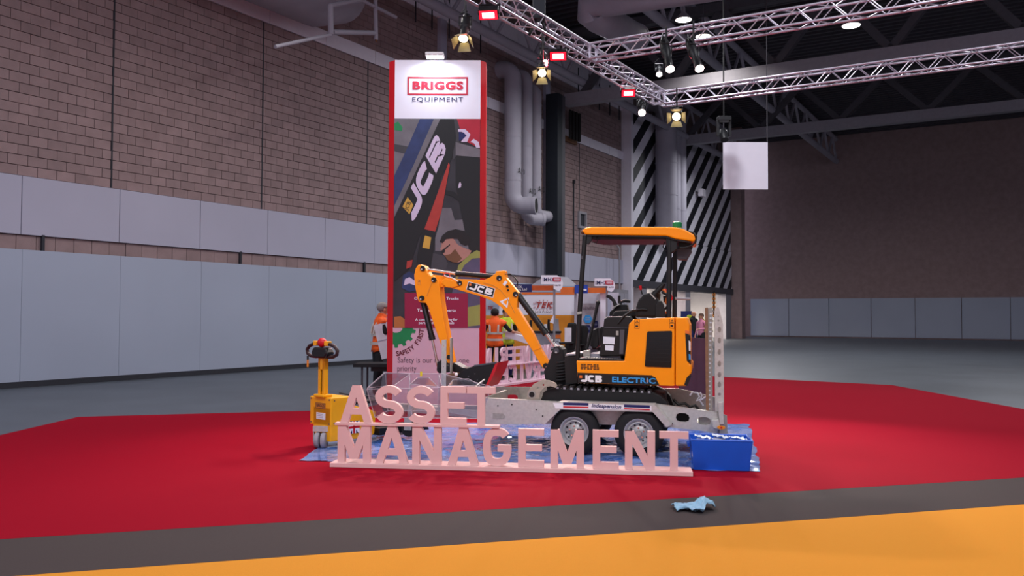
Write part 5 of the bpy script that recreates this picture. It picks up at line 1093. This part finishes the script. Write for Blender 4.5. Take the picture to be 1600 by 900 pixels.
stage_lamp('slim black profile spot pointing down, right of the right-hand pair', (3.314, 15.2, 6.0132), (4.2, 11.0, 0), .8, .09, 'lens_cool', top=6.95, power=800, colr=(1, .95, .93), ang=50)
stage_lamp('black spot hanging below the far truss corner', (3.0896, 20.5, 6.4759), (2, 12, 0), .65, .10, 'lens_cool', top=6.95, power=900, colr=(1, .94, .92), ang=45)
stage_lamp('warm flared spot to the right below the far truss corner', (3.7815, 19.8, 6.2237), (1.5, 10, .5), .45, .11, 'lens_warm', True, top=6.95, power=900, colr=(1, .86, .6), ang=45)
stage_lamp('small black spot standing up on the far truss', (3.5556, 20.8, 7.4873), (3, 16, 2), .3, .08, 'lens_cool', top=7.4)
flood('red floodlight nearest the camera, at the top of the truss', (-0.4091, 14.2, 6.6019), (-1.0, 9.3, .2), 420)
flood('red floodlight in the middle of the long truss', (0.8672, 16.4, 6.5855), (.3, 9.0, .2), 260)
flood('small red floodlight near the far truss corner', (2.6608, 19.7, 6.7296), (2.2, 13, .2), 200)
mv = thing('moving_head_lamp', 'black moving-head lamp above the hanging white screen at the right', 'stage light', (5.9059, 24, 6.6465))
MB().box(-.18, .18, -.15, .15, .42, .55).build('base', 'lamp_black', mv, bevel=.02); MB().box(-.2, -.14, -.05, .05, 0, .45).box(.14, .2, -.05, .05, 0, .45).build('yoke', 'lamp_black', mv, bevel=.01)
MB().tube([(0, .1, .18), (0, 0, .02), (0, -.08, -.12)], [.1, .13, .11], n=16).build('head', 'lamp_black', mv, smooth=40); MB().cyl((0, .0, .55), (0, 0, 4), .02, n=6).build('drop_cable', 'black', mv)
hb = thing('hanging_screen', 'white hanging screen at the right edge below the moving-head lamp', 'screen')
MB().box(*(6.1326, 7.4284, 25, 25.05, 5.3075, 6.6872)).build('screen_panel', 'print_white', hb)
a = (6.1512, 25, 6.6873); b_ = (7.418, 25, 6.6917)
for q in (a, b_): MB().cyl((q[0], 25.02, q[2]), (q[0], 25.02, 15.4), .015, n=6).build('wire', 'steel_dark', hb)

# ================================================================== EXHIBITION STANDS IN THE BACKGROUND
tb = thing('seating_stand', 'orange and white shell-scheme stand with a red logo, behind the arm', 'exhibition stand')
MB().box(*(-1.155, 1.9278, 26, 26.05, 1.646, 2.2128)).build('white_panel', 'print_white', tb)
MB().box(*(-1.1522, 1.9297, 26.001, 26.051, 0.0137, 1.6352)).build('orange_panel', 'orange_panel', tb)
MB().box(*(-1.1547, 1.9264, 25.99, 26.04, 2.2234, 2.2415)).build('white_strip', 'print_white', tb)
MB().box(*(-1.1551, 1.9264, 25.99, 26.04, 2.2523, 2.3186)).build('orange_strip', 'orange', tb)
MB().box(*(-1.1565, 1.927, 26, 26.05, 2.3296, 2.5212)).build('grey_header', 'hoarding', tb)
fz = MB().box(*(0.4738, 1.2034, 24.6, 24.64, 2.3348, 2.4782)).build('orange_fascia', mat('fascia_orange', 'c4551f', .5).name, tb)
MB().box(*(1.3855, 1.8233, 24.6, 24.64, 2.2823, 2.4358)).build('orange_fascia', 'orange', tb)
MB().box(*(-0.7841, 0.0003, 24.6, 24.64, 2.3124, 2.4373)).build('orange_fascia', 'orange', tb)
nb = MB().box(*(-0.073, 0.5632, 24.5, 24.55, 2.2843, 2.5091)).build('name_board', 'navy', tb)
q = (0.1995, 24.48, 2.4277); text('lettering', 'TEK', 'white', nb, q, size=.10); q = (0.1997, 24.48, 2.3678); text('lettering', 'Seating Ltd', 'white', nb, q, size=.10)
for x in ((1.2057, 24.6, 1.133)[0], (1.8064, 24.6, 1.1351)[0]): MB().box(x-.03, x+.03, 24.58, 24.64, .0, 2.45).build('post', 'duct', tb)
q = (0.9443, 25.97, 1.9309); text('logo_word', 'TEK', 'print_red', tb, q, .50, .17, bold=.03, shear=.3, sp=1.2)
for k in range(7):
    a = D(20+k*23); MB().bar((q[0]+.25*math.cos(a), 25.975, q[2]+.12*math.sin(a)), (q[0]+.33*math.cos(a), 25.975, q[2]+.17*math.sin(a)), .015, .01).build('logo_ray', 'print_red', tb); a = -a
    MB().bar((q[0]+.25*math.cos(a), 25.975, q[2]+.12*math.sin(a)), (q[0]+.33*math.cos(a), 25.975, q[2]+.17*math.sin(a)), .015, .01).build('logo_ray', 'print_red', tb)
q = (0.9256, 25.97, 1.7232); text('lettering', 'SEATING', 'print_text', tb, q, .52, .06, shear=.3, sp=1.3)
# left side poster of the stand
sp2 = thing('stand_poster', 'small white poster with red logo between the banner and the arm', 'poster')
MB().box(*(-0.7926, -0.3659, 24.9, 24.93, 1.6187, 2.2073)).build('board', mat('poster_blue', 'a8b4c6', .5).name, sp2); MB().box(*(-0.7925, -0.368, 24.88, 24.91, 2.2083, 2.3359)).build('header', 'orange', sp2)
q = (-0.6245, 24.88, 1.8388); text('lettering', 'TEK', 'print_red', sp2, q, .15, .10, bold=.03, shear=.2)
# pictures in the stand: tall seats on shelves
ct_ = thing('display_counter', 'orange and grey display counter with black top in the seating stand', 'counter')
a = (0.4835, 1.4065, 24.9, 25.4, 0.0802, 1.1245)
MB().box(a[0], a[1], 24.9, 25.4, .0, a[5]).build('body', 'duct', ct_); MB().box(a[0]-.05, a[1]+.02, 24.85, 25.42, a[5], a[5]+.05).build('top', 'black', ct_)
MB().box(*(1.1828, 1.4038, 24.88, 24.9, 0.9627, 1.0722)).build('orange_card', 'orange', ct_); MB().box(*(1.183, 1.3858, 24.88, 24.9, 0.7605, 0.9435)).build('notice', 'paper', ct_)
q = (1.2747, 24.87, 0.8706); text('lettering', 'APP', 'navy', ct_, q, size=.09)
for i, (x, w_, h_, m_) in enumerate(((829, .10, .32, 'black'), (852, .14, .20, 'paper'), (857, .10, .34, 'black'), (869, .18, .36, 'steel_grey'))):
    q = [(0.5431, 25.1, 1.1393), (0.9702, 25.1, 1.1408), (1.0631, 25.1, 1.1411), (1.2859, 25.1, 1.1419)][i]
    s_ = thing(['desk_phone', 'leaflet_holder', 'counter_monitor', 'armrest_sample'][i], ['thin black device at the left on the stand counter', 'white leaflet holder on the stand counter', 'black monitor on the stand counter', 'grey armrest sample at the right on the stand counter'][i], 'display item', (q[0], 25.1, a[5]+.05))
    MB().prism([(-w_/2, 0), (w_/2, 0), (w_/2*.7, h_), (-w_/2*.5, h_)], -.06, .06).build('item_body', m_, s_, bevel=.01); MB().box(-w_*.7, w_*.7, -.08, .08, 0, .015).build('item_foot', m_, s_)
def vseat(label, px_, Y, zb, card=False, sc_=1., lean=.12):
    s_ = thing('vehicle_seat', label, 'seat', (px_[0], Y, zb), (0, 0, .25), group='black vehicle seats on show')
    MB().box(-.25, .25, -.25, .25, .03, .2).build('suspension_base', 'black', s_, bevel=.02)
    MB().prism([(-.27, .2), (.27, .2), (.29, .3), (.24, .36), (-.29, .36), (-.31, .28)], -.26, .24).build('seat_cushion', 'black_matt', s_, bevel=.04)
    MB().prism([(.10, .33), (.27, .33), (.36, .95), (.30, 1.08), (.20, 1.08), (.17, .95)], -.25, .25).build('seat_backrest', 'black_matt', s_, bevel=.05)
    MB().prism([(-.2, .5), (.2, .5), (.22, .57), (-.22, .57)], -.32, -.26).build('armrest', 'black', s_, bevel=.02)
    if card: MB().box(-.05, .14, -.29, -.275, .55, .95).build('card', 'paper', s_)
    return s_
vseat('black vehicle seat with a white card, left of the excavator post', (1.3953, 23.5, 1.1556), 23.5, .35, True)
vseat('black vehicle seat next to the one with a card', (1.734, 24.1, 1.1448), 24.1, .28)
vseat('dark vehicle seat behind the excavator front post', (2.2335, 23, 1.1685), 23.0, .25)
for i, (px_, lab) in enumerate((((1.4779, 23.7, 0.7143), 'low dark plinth carrying two black vehicle seats'), ((2.2336, 23, 0.7438), 'low dark plinth under the seat behind the excavator post'))):
    p = thing('display_plinth', lab, 'plinth', (px_[0]+.05+.12*i, px_[1], 0)); MB().box(-.5, .55, -.5, .32, 0, .25).build('plinth_body', 'cloth_black', p, bevel=.01)
    MB().box(-.5, .55, -.51, -.5, .05, .10).build('kick_strip', 'steel_dark', p)
# neighbouring stand
nb2 = thing('poster_stand', 'white shell-scheme stand with hexagon poster behind the excavator post', 'exhibition stand')
MB().box(*(1.9164, 3.1674, 25.6, 25.65, 0.0429, 2.3092)).build('back_panel', mat('stand_white', 'b9b6c2', .55).name, nb2)
MB().box(*(1.7867, 2.7347, 24.6, 24.64, 2.2672, 2.4189)).build('orange_fascia', 'orange', nb2)
MB().box(*(2.5262, 2.7092, 24.7, 25.6, 0.0971, 2.2691)).build('side_wall', 'print_white', nb2); MB().box(*(2.7641, 2.8944, 25.2, 25.5, 0.0667, 2.1335)).build('side_wall', 'hoarding', nb2)
nb3 = MB().box(*(1.7793, 2.1518, 24.5, 24.55, 2.2535, 2.4974)).build('name_board', 'blue', nb2)
q = (2.0683, 24.48, 2.3525); MB().prism(oval(q[0], q[2], .05, .03, 10), 24.47, 24.5).build('board_logo', 'print_white', nb3)
ps = MB().box(*(2.0335, 2.5982, 25.4, 25.43, 0.6529, 1.9844)).build('poster', mat('poster_photo', '9a929a', .5, var=.35, scale=5).name, nb2)
q = (2.3327, 25.38, 1.8348); text('lettering', 'SENTINEL', 'print_text', nb2, q, .5, .08)
for q, r_, m_ in (((2.2258, 25.38, 1.5245), .135, 'sky_blue'), ((2.2204, 25.38, 1.2335), .13, 'navy'), ((2.4457, 25.38, 1.3751), .115, 'navy')):
    MB().prism([(q[0]+r_*math.cos(k*math.pi/3), q[2]+r_*math.sin(k*math.pi/3)) for k in range(6)], 25.375, 25.39).build('hexagon', m_, nb2)
    for k in range(3): MB().box(q[0]-r_*.5, q[0]+r_*.5, 25.372, 25.375, q[2]+.03-k*.03, q[2]+.04-k*.03).build('hexagon_text', 'hoarding', nb2)
for q in ((2.0891, 25.38, 1.0455), (2.1642, 25.38, 0.9895)): MB().box(q[0]-.05, q[0]+.05, 25.372, 25.39, q[2]-.05, q[2]+.05).build('poster_mark', 'print_red', nb2)
# round-ended hall signs on poles
def imhx(label, A, B_, cpos, rpos, zt, zb, pole):
    s_ = thing('aisle_sign', label, 'sign')
    x0, x1 = A[0], B_[0]; h = zt-zb
    poly = [(x0, zb), (x0, zt), (x1-h*.55, zt)] + arc(x1-h*.9, zt-h*.95, h*.95, h*.95, 70, -60, 8) + [(x1-h*1.0, zb-.5*h), (x1-h*1.0, zb)]
    MB().prism(poly, 24.2, 24.25).build('sign_panel', 'print_white', s_)
    text('lettering', 'IMHX', 'navy', s_, (cpos[0], 24.19, cpos[2]), .33, .11, bold=.008)
    MB().box(rpos[0]-.11, rpos[0]+.11, 24.185, 24.2, rpos[2]-.055, rpos[2]+.055).build('red_tag', 'print_logo', s_)
    for k in range(3): MB().box(rpos[0]-.08, rpos[0]+.08, 24.182, 24.185, rpos[2]-.03+k*.025, rpos[2]-.02+k*.025).build('tag_line', 'print_white', s_)
    text('lettering', 'H6-90', 'print_text', s_, (x1-h*.55, 24.19, zb-.03), .17, .045)
    MB().cyl((pole[0], 24.3, 0), (pole[0], 24.3, zb+.1), .028, n=10).build('pole', 'steel_grey', s_, smooth=40)
    MB().lathe([(.22, 0), (.22, .02), (.03, .03)], (pole[0], 24.3, 0), 'z', 20).build('pole_foot', 'steel_grey', s_)
    return s_
imhx('white rounded IMHX sign on a pole above the seating stand', (0.8155, 24.2, 2.627), (1.4165, 24.2, 2.6291), (1.0218, 24.2, 2.6277), (1.255, 24.2, 2.6375), (0.8959, 24.2, 2.753)[2], (0.8965, 24.2, 2.5016)[2], (1.1903, 24.3, 1.4983))
imhx('white rounded IMHX sign on a pole right of the excavator post', (2.3136, 24.2, 2.5425), (2.8786, 24.2, 2.5445), (2.5019, 24.2, 2.5431), (2.7262, 24.2, 2.5529), (2.4212, 24.2, 2.6685)[2], (2.4212, 24.2, 2.4531)[2], (2.6654, 24.3, 1.5034))
fg = thing('price_flag', 'small white card clipped to the pole in the seating stand', 'card'); q = (1.1519, 24.25, 1.5343)
MB().prism([(q[0]-.09, q[2]-.1), (q[0]+.02, q[2]-.14), (q[0]+.02, q[2]+.12)], 24.24, 24.26).build('card_sheet', 'print_white', fg)
# dark covered partition behind the machine
mp_ = thing('covered_partition', 'dark maroon cloth-covered partition behind the excavator tail', 'partition')
a = (2.5611, 2.9867, 13.2, 13.26, 0.1995, 1.3068)
vq = []; n = 24
for i in range(n+1):
    x = a[0]+(a[1]-a[0])*i/n; y = 13.2+.007*math.sin(i*.9)
    vq += [(x, y, .01), (x, y-.01, a[5]-.03*(i/n)), (x, y+.08, a[5]-.03*(i/n)), (x, y+.08, .01)]
MB().add(vq, [(i*4+k, i*4+k+1, i*4+k+5, i*4+k+4) for i in range(n) for k in range(3)]).build('cloth_cover', 'maroon', mp_, smooth=60)
MB().box(a[0]+.02, a[1]-.02, 13.23, 13.27, .01, a[5]-.06).build('panel_frame', 'black', mp_)
# background bits at the doorways
nv = thing('display_board', 'dark blue board standing in front of the lit doorway', 'board')
MB().box(*(7.8234, 8.326, 40, 40.06, 1.5602, 1.8545)).build('board_panel', 'navy', nv); a = (7.8818, 8.2623, 40, 40.06, 0.1115, 1.5587); MB().box(a[0], a[0]+.06, 40, 40.06, 0, a[5]).box(a[1]-.06, a[1], 40, 40.06, 0, a[5]).build('board_leg', 'steel_dark', nv)
bc = thing('barrier_chain', 'yellow and black chain hanging in the far doorway', 'chain')
for k in range(12):
    q = (11.6903, 50, 2.9939); MB().tube([(q[0]+.07*math.cos(j*math.pi/4)*(.5+.5*(k % 2)), 50+.07*math.cos(j*math.pi/4)*(1-.5*(k % 2)), q[2]-.12*k+.09*math.sin(j*math.pi/4)) for j in range(8)], .035, n=5, closed=True).build('chain_link', 'amber' if k % 2 else 'black', bc)
# table by the tower
tbl = thing('folding_table', 'black-topped table edge standing left of the banner tower', 'table')
a = (-2.9516, 16.1, 0.6821); b_ = (-1.8986, 16.1, 0.6858)
MB().box(a[0], b_[0], 16.1, 16.9, a[2]-.035, a[2]+.03).build('table_top', 'cloth_black', tbl, bevel=.006)
for x in (b_[0]-.9, b_[0]-.05):
    for y in (16.2, 16.8): MB().cyl((x, y, 0), (x, y, a[2]), .02, n=8).build('leg', 'steel_dark', tbl)
MB().box(a[0]+.3, b_[0], 16.3, 16.7, a[2]-.12, a[2]-.04).build('apron', 'black', tbl)

# ================================================================== PEOPLE
def person(label, loc, rz_, height, mats, hair, arms, vest=None, lean=0., sit=None, bald=False, hair_m='hair_dark', back_only=False):
    # body faces local -y; arms: ((elbow),(wrist)) for left (+x) and right (-x)
    V = []; E = []; Rr = []; bones = []
    def v(p, r): V.append(Vector(p)); Rr.append(r); return len(V)-1
    def e(a, b, m): E.append((a, b)); bones.append((a, b, m))
    ln = lambda z: -lean*max(0, z-.95)
    pel = v((0, 0, .96), (.155, .115)); be = v((0, ln(1.12)-.005, 1.12), (.15, .115)); ch_ = v((0, ln(1.3), 1.30), (.175, .12)); nb_ = v((0, ln(1.44)+.01, 1.44), (.10, .085))
    nk = v((0, ln(1.51)-.005, 1.51), (.056, .058)); hc = Vector((0, ln(1.6)-.02, 1.60))
    h1 = v(hc+Vector((0, -.012, -.02)), (.066, .078)); h2 = v(hc+Vector((0, .0, .055)), (.078, .095)); h3 = v(hc+Vector((0, .005, .125)), (.058, .072))
    e(pel, be, 0); e(be, ch_, 0); e(ch_, nb_, 0); e(nb_, nk, 2); e(nk, h1, 2); e(h1, h2, 2); e(h2, h3, 2)
    for s_, (el, wr) in zip((1, -1), arms):
        sh = v((s_*.185, ln(1.41), 1.41), (.066, .066)); a1 = v((s_*el[0], el[1]+ln(el[2]), el[2]), (.046, .046)); a2 = v((s_*wr[0], wr[1]+ln(wr[2]), wr[2]), (.03, .028))
        mid = v((V[sh]+V[a1])/2, (.056, .056))
        e(nb_, sh, 0); e(sh, mid, 0); e(mid, a1, 0); e(a1, a2, 3)
        d = (V[a2]-V[a1]).normalized(); side = d.cross(Vector((0, 0, 1)));
        side = side.normalized() if side.length > .1 else Vector((1, 0, 0)); dn = d.cross(side).normalized()
        pm = v(V[a2]+d*.06, (.04, .02)); e(a2, pm, 2)
        for k, (o_, l_) in enumerate(((-.03, .075), (-.010, .085), (.010, .082), (.03, .065))):
            f1 = v(V[pm]+d*.035+side*o_, (.0095, .0095)); f2 = v(V[pm]+d*(.035+l_*.5)+side*o_*1.1+dn*.012, (.009, .009)); f3 = v(V[pm]+d*(.035+l_*.85)+side*o_*1.1+dn*.035, (.008, .008))
            e(pm, f1, 2); e(f1, f2, 2); e(f2, f3, 2)
        t1 = v(V[a2]+d*.045-side*.045*s_, (.011, .011)); t2 = v(V[a2]+d*.085-side*.058*s_+dn*.015, (.0095, .0095)); e(pm, t1, 2); e(t1, t2, 2)
    for s_ in (1, -1):
        hp = v((s_*.09, .0, .88), (.092, .098)); kn = v((s_*.105, -.015, .50), (.066, .07)); ak = v((s_*.11, .02, .10), (.045, .05)); he = v((s_*.11, .03, .045), (.042, .045)); to = v((s_*.125, -.15, .035), (.042, .032))
        th_ = v((V[hp]+V[kn])/2, (.083, .086)); cf = v(V[kn]*.62+V[ak]*.38, (.06, .066))
        e(pel, hp, 1); e(hp, th_, 1); e(th_, kn, 1); e(kn, cf, 1); e(cf, ak, 1); e(ak, he, 4); e(he, to, 4)
    me = bpy.data.meshes.new('skeleton'); me.from_pydata([tuple(p) for p in V], E, []); ob = bpy.data.objects.new('skeleton', me); col.objects.link(ob)
    md = ob.modifiers.new('skin', 'SKIN'); md.use_smooth_shade = True; md.branch_smoothing = .4
    sv = me.skin_vertices[0].data
    for i, r in enumerate(Rr): sv[i].radius = r; sv[i].use_root = (i == 0)
    ob.modifiers.new('sub', 'SUBSURF').levels = 1; ob.modifiers['sub'].render_levels = 1
    dg = bpy.context.evaluated_depsgraph_get(); m2 = bpy.data.meshes.new_from_object(ob.evaluated_get(dg)); bpy.data.objects.remove(ob)
    for k in mats: m2.materials.append(M[k])
    tor = []
    for p in m2.polygons:
        c_ = p.center; best = (9, 0, None)
        for a, b, m in bones:
            ab = V[b]-V[a]; t = max(0, min(1, (c_-V[a]).dot(ab)/max(1e-6, ab.length_squared))); d_ = (c_-V[a]-ab*t).length - .5*(Rr[a][0]+Rr[b][0])
            if d_ < best[0]: best = (d_, m, (a, b))
        p.material_index = best[1]; p.use_smooth = True
        if best[1] == 0 and best[2] in ((pel, be), (be, ch_), (ch_, nb_)) or (best[2] and best[2][0] == nb_ and best[1] == 0) or (best[2] and best[2][0] == pel and c_.z > .86): tor.append(p.index)
    root = thing('person', label, 'person', loc, (0, 0, rz_)); root.scale = (height/1.77*1.1, height/1.77*1.05, height/1.77)
    body = mesh_obj('body', m2, root)
    if vest:
        vm = MB(); idx = {}
        nv_ = []
        for pi in tor:
            p = m2.polygons[pi]; f = []
            if back_only and p.center.y < .03: continue
            for vi in p.vertices:
                if vi not in idx: q = m2.vertices[vi]; idx[vi] = len(nv_); nv_.append(q.co+q.normal*.022)
                f.append(idx[vi])
            vm.f.append(tuple(f)); vm.m.append(0)
        vm.v = nv_
        vo = vm.build('hi_vis_vest', vest, root, smooth=180); sl = vo.modifiers.new('thickness', 'SOLIDIFY'); sl.thickness = .01
        for zc in () if back_only else (1.00, 1.16):
            rx_, ry_ = (.19, .143)
            MB().add([q for k in range(24) for q in ((rx_*math.cos(k*math.pi/12), ry_*math.sin(k*math.pi/12)+ln(zc), zc-.026), (rx_*math.cos(k*math.pi/12), ry_*math.sin(k*math.pi/12)+ln(zc), zc+.026))], [(2*k, (2*k+2) % 48, (2*k+3) % 48, 2*k+1) for k in range(24)]).build('reflective_band', 'reflective', vo, smooth=60)
        for s_ in () if back_only else (-1, 1): MB().tube([(s_*.09, .122+ln(1.17), 1.17), (s_*.095, .118+ln(1.3), 1.3), (s_*.10, .07+ln(1.43), 1.43), (s_*.10, 0+ln(1.45), 1.46), (s_*.10, -.07+ln(1.43), 1.43), (s_*.095, -.118+ln(1.28), 1.28), (s_*.09, -.122+ln(1.17), 1.17)], .022, n=5).build('reflective_band', 'reflective', vo, smooth=60)
    # face and hair
    hm = MB().add(*_blob(hc+Vector((0, -.108, .012)), (.013, .022, .022))).build('nose', mats[2], root, smooth=60)
    for s_ in (-1, 1):
        MB().add(*_blob(hc+Vector((s_*.032, -.096, .045)), (.012, .006, .007))).build('eye', 'hair_dark', root, smooth=60)
        MB().add(*_blob(hc+Vector((s_*.083, -.0, .02)), (.012, .022, .032))).build('ear', mats[2], root, smooth=60)
    MB().add(*_blob(hc+Vector((0, -.094, -.04)), (.025, .006, .006))).build('mouth', 'print_red', root, smooth=60)
    if not bald:
        hv, hf = _blob(hc+Vector((0, .018, .075)), (.094, .108, .098), 16)
        keep = [f for f in hf if all(not (hv[i][2] < hc.z+.07 and hv[i][1] < hc.y-.02) and hv[i][2] > hc.z-.02 for i in f)]
        MB().add(hv, keep).build('hair', hair_m, root, smooth=180)
    return root
def _blob(c, r, n=10):
    c = Vector(c); k = max(6, n//2+2); vs_ = [c+Vector((r[0]*math.sin(math.pi*i/k)*math.cos(2*math.pi*j/n), r[1]*math.sin(math.pi*i/k)*math.sin(2*math.pi*j/n), -r[2]*math.cos(math.pi*i/k))) for i in range(k+1) for j in range(n)]
    return vs_, [(i*n+j, i*n+(j+1) % n, (i+1)*n+(j+1) % n, (i+1)*n+j) for i in range(k) for j in range(n)]
DOWN = ((.25, .03, 1.15), (.26, -.05, .90)); FRONT = ((.25, .02, 1.15), (.2, -.26, 1.14))
q = (-2.6237, 16.8, 0.284)
person('grey-haired person in an orange vest and black trousers behind the table', (q[0]-.04, 17.2, 0), D(112), 1.88, ('cloth_black', 'cloth_black', 'skin', 'skin', 'black'), True, (((.24, -.04, 1.18), (.20, -.28, 1.20)), ((.24, -.04, 1.18), (.20, -.28, 1.20))), 'vest_orange', lean=.12, hair_m='hair_grey')
wb = thing('white_board', 'white board held upright by the person beside the tower', 'board', ((-2.5342, 16.9, 1.1488)[0], 16.95, (-2.534, 16.9, 1.1239)[2]), (0, D(-14), D(10)))
MB().box(-.10, .5, 0, .012, -.36, .33).build('board_sheet', 'paper', wb); MB().box(-.10, .5, -.004, 0, -.01, .01).build('board_fold', 'hoarding', wb)
q = (-0.4263, 21.6, 0.8681)
person('dark-haired person in an orange vest seen from behind, right of the tower', (q[0], 21.6, 0), D(172), 1.80, ('cloth_black', 'cloth_black', 'skin', 'skin', 'black'), True, (DOWN, ((.33, -.02, 1.22), (.48, -.22, 1.16))), 'vest_orange')
q = (-0.1452, 22.6, 0.8343)
person('dark-haired person in a yellow-green vest facing the one in orange, beneath the arm', (q[0], 22.6, 0), D(20), 1.82, ('cloth_black', 'navy', 'skin', 'skin', 'black'), True, (FRONT, ((.30, -.1, 1.18), (.28, -.28, 1.12))), 'vest_yellow')
gb = thing('long_carton', 'long pale grey carton carried between two people behind the arm', 'carton')
a, b_ = Vector((-0.1094, 21.9, 1.1661)), Vector((0.5183, 21.7, 0.9641))
MB().bar(a, b_, .35, .16).build('carton_body', 'wall_white', gb, bevel=.01); MB().bar(a+Vector((0, -.176, 0)), b_+Vector((0, -.176, 0)), .003, .03).build('tape_strip', 'steel_grey', gb)
q = (7.3335, 35, 0.4296)
person('bald person in a black top and green vest at the far doorway', (q[0], 35, 0), D(40), 1.86, ('cloth_black', 'navy', 'skin', 'cloth_black', 'black'), True, (FRONT, DOWN), None, bald=True)
vx = thing('spare_vest', 'bright green vest edge hanging behind the bald person', 'vest', ((7.235, 35.2, 1.3327)[0], 35.25, 1.05), (0, 0, .2))
MB().prism([(-.14, 0), (.12, 0), (.15, .45), (.08, .62), (-.08, .62), (-.15, .45)], -.02, .02).build('vest_back', 'vest_yellow', vx, bevel=.01); MB().box(-.14, .14, -.025, .025, .2, .26).build('reflective_band', 'reflective', vx)
MB().cyl((0, 0, -1.05), (0, 0, .02), .02, n=8).build('hook_stand', 'steel_dark', vx)
q = (7.4508, 34, 0.4648)
person('brown-haired person in a pink hoodie and yellow vest facing the bald person', (q[0], 34, 0), D(-60), 1.74, ('cloth_pink', 'cloth_black', 'skin', 'cloth_pink', 'black'), True, (FRONT, DOWN), 'vest_yellow', hair_m='hair_brown', back_only=True)

# ------------------------------------------------------------------ fit lettering to its printed size
bpy.context.view_layer.update()
for o, w_, h_ in FITS:
    dm = o.dimensions
    if dm.x > 0: o.scale = (w_/dm.x, (h_/dm.y) if h_ else w_/dm.x, 1)

# lettering becomes plain mesh
bpy.context.view_layer.update()
dg = bpy.context.evaluated_depsgraph_get()
for o in [o for o in sc.objects if o.type == 'FONT']:
    me = bpy.data.meshes.new_from_object(o.evaluated_get(dg)); n_ = mesh_obj(o.name, me, o.parent)
    n_.location, n_.rotation_euler, n_.scale = o.location.copy(), o.rotation_euler.copy(), o.scale.copy()
    nm = o.name; bpy.data.objects.remove(o); n_.name = nm
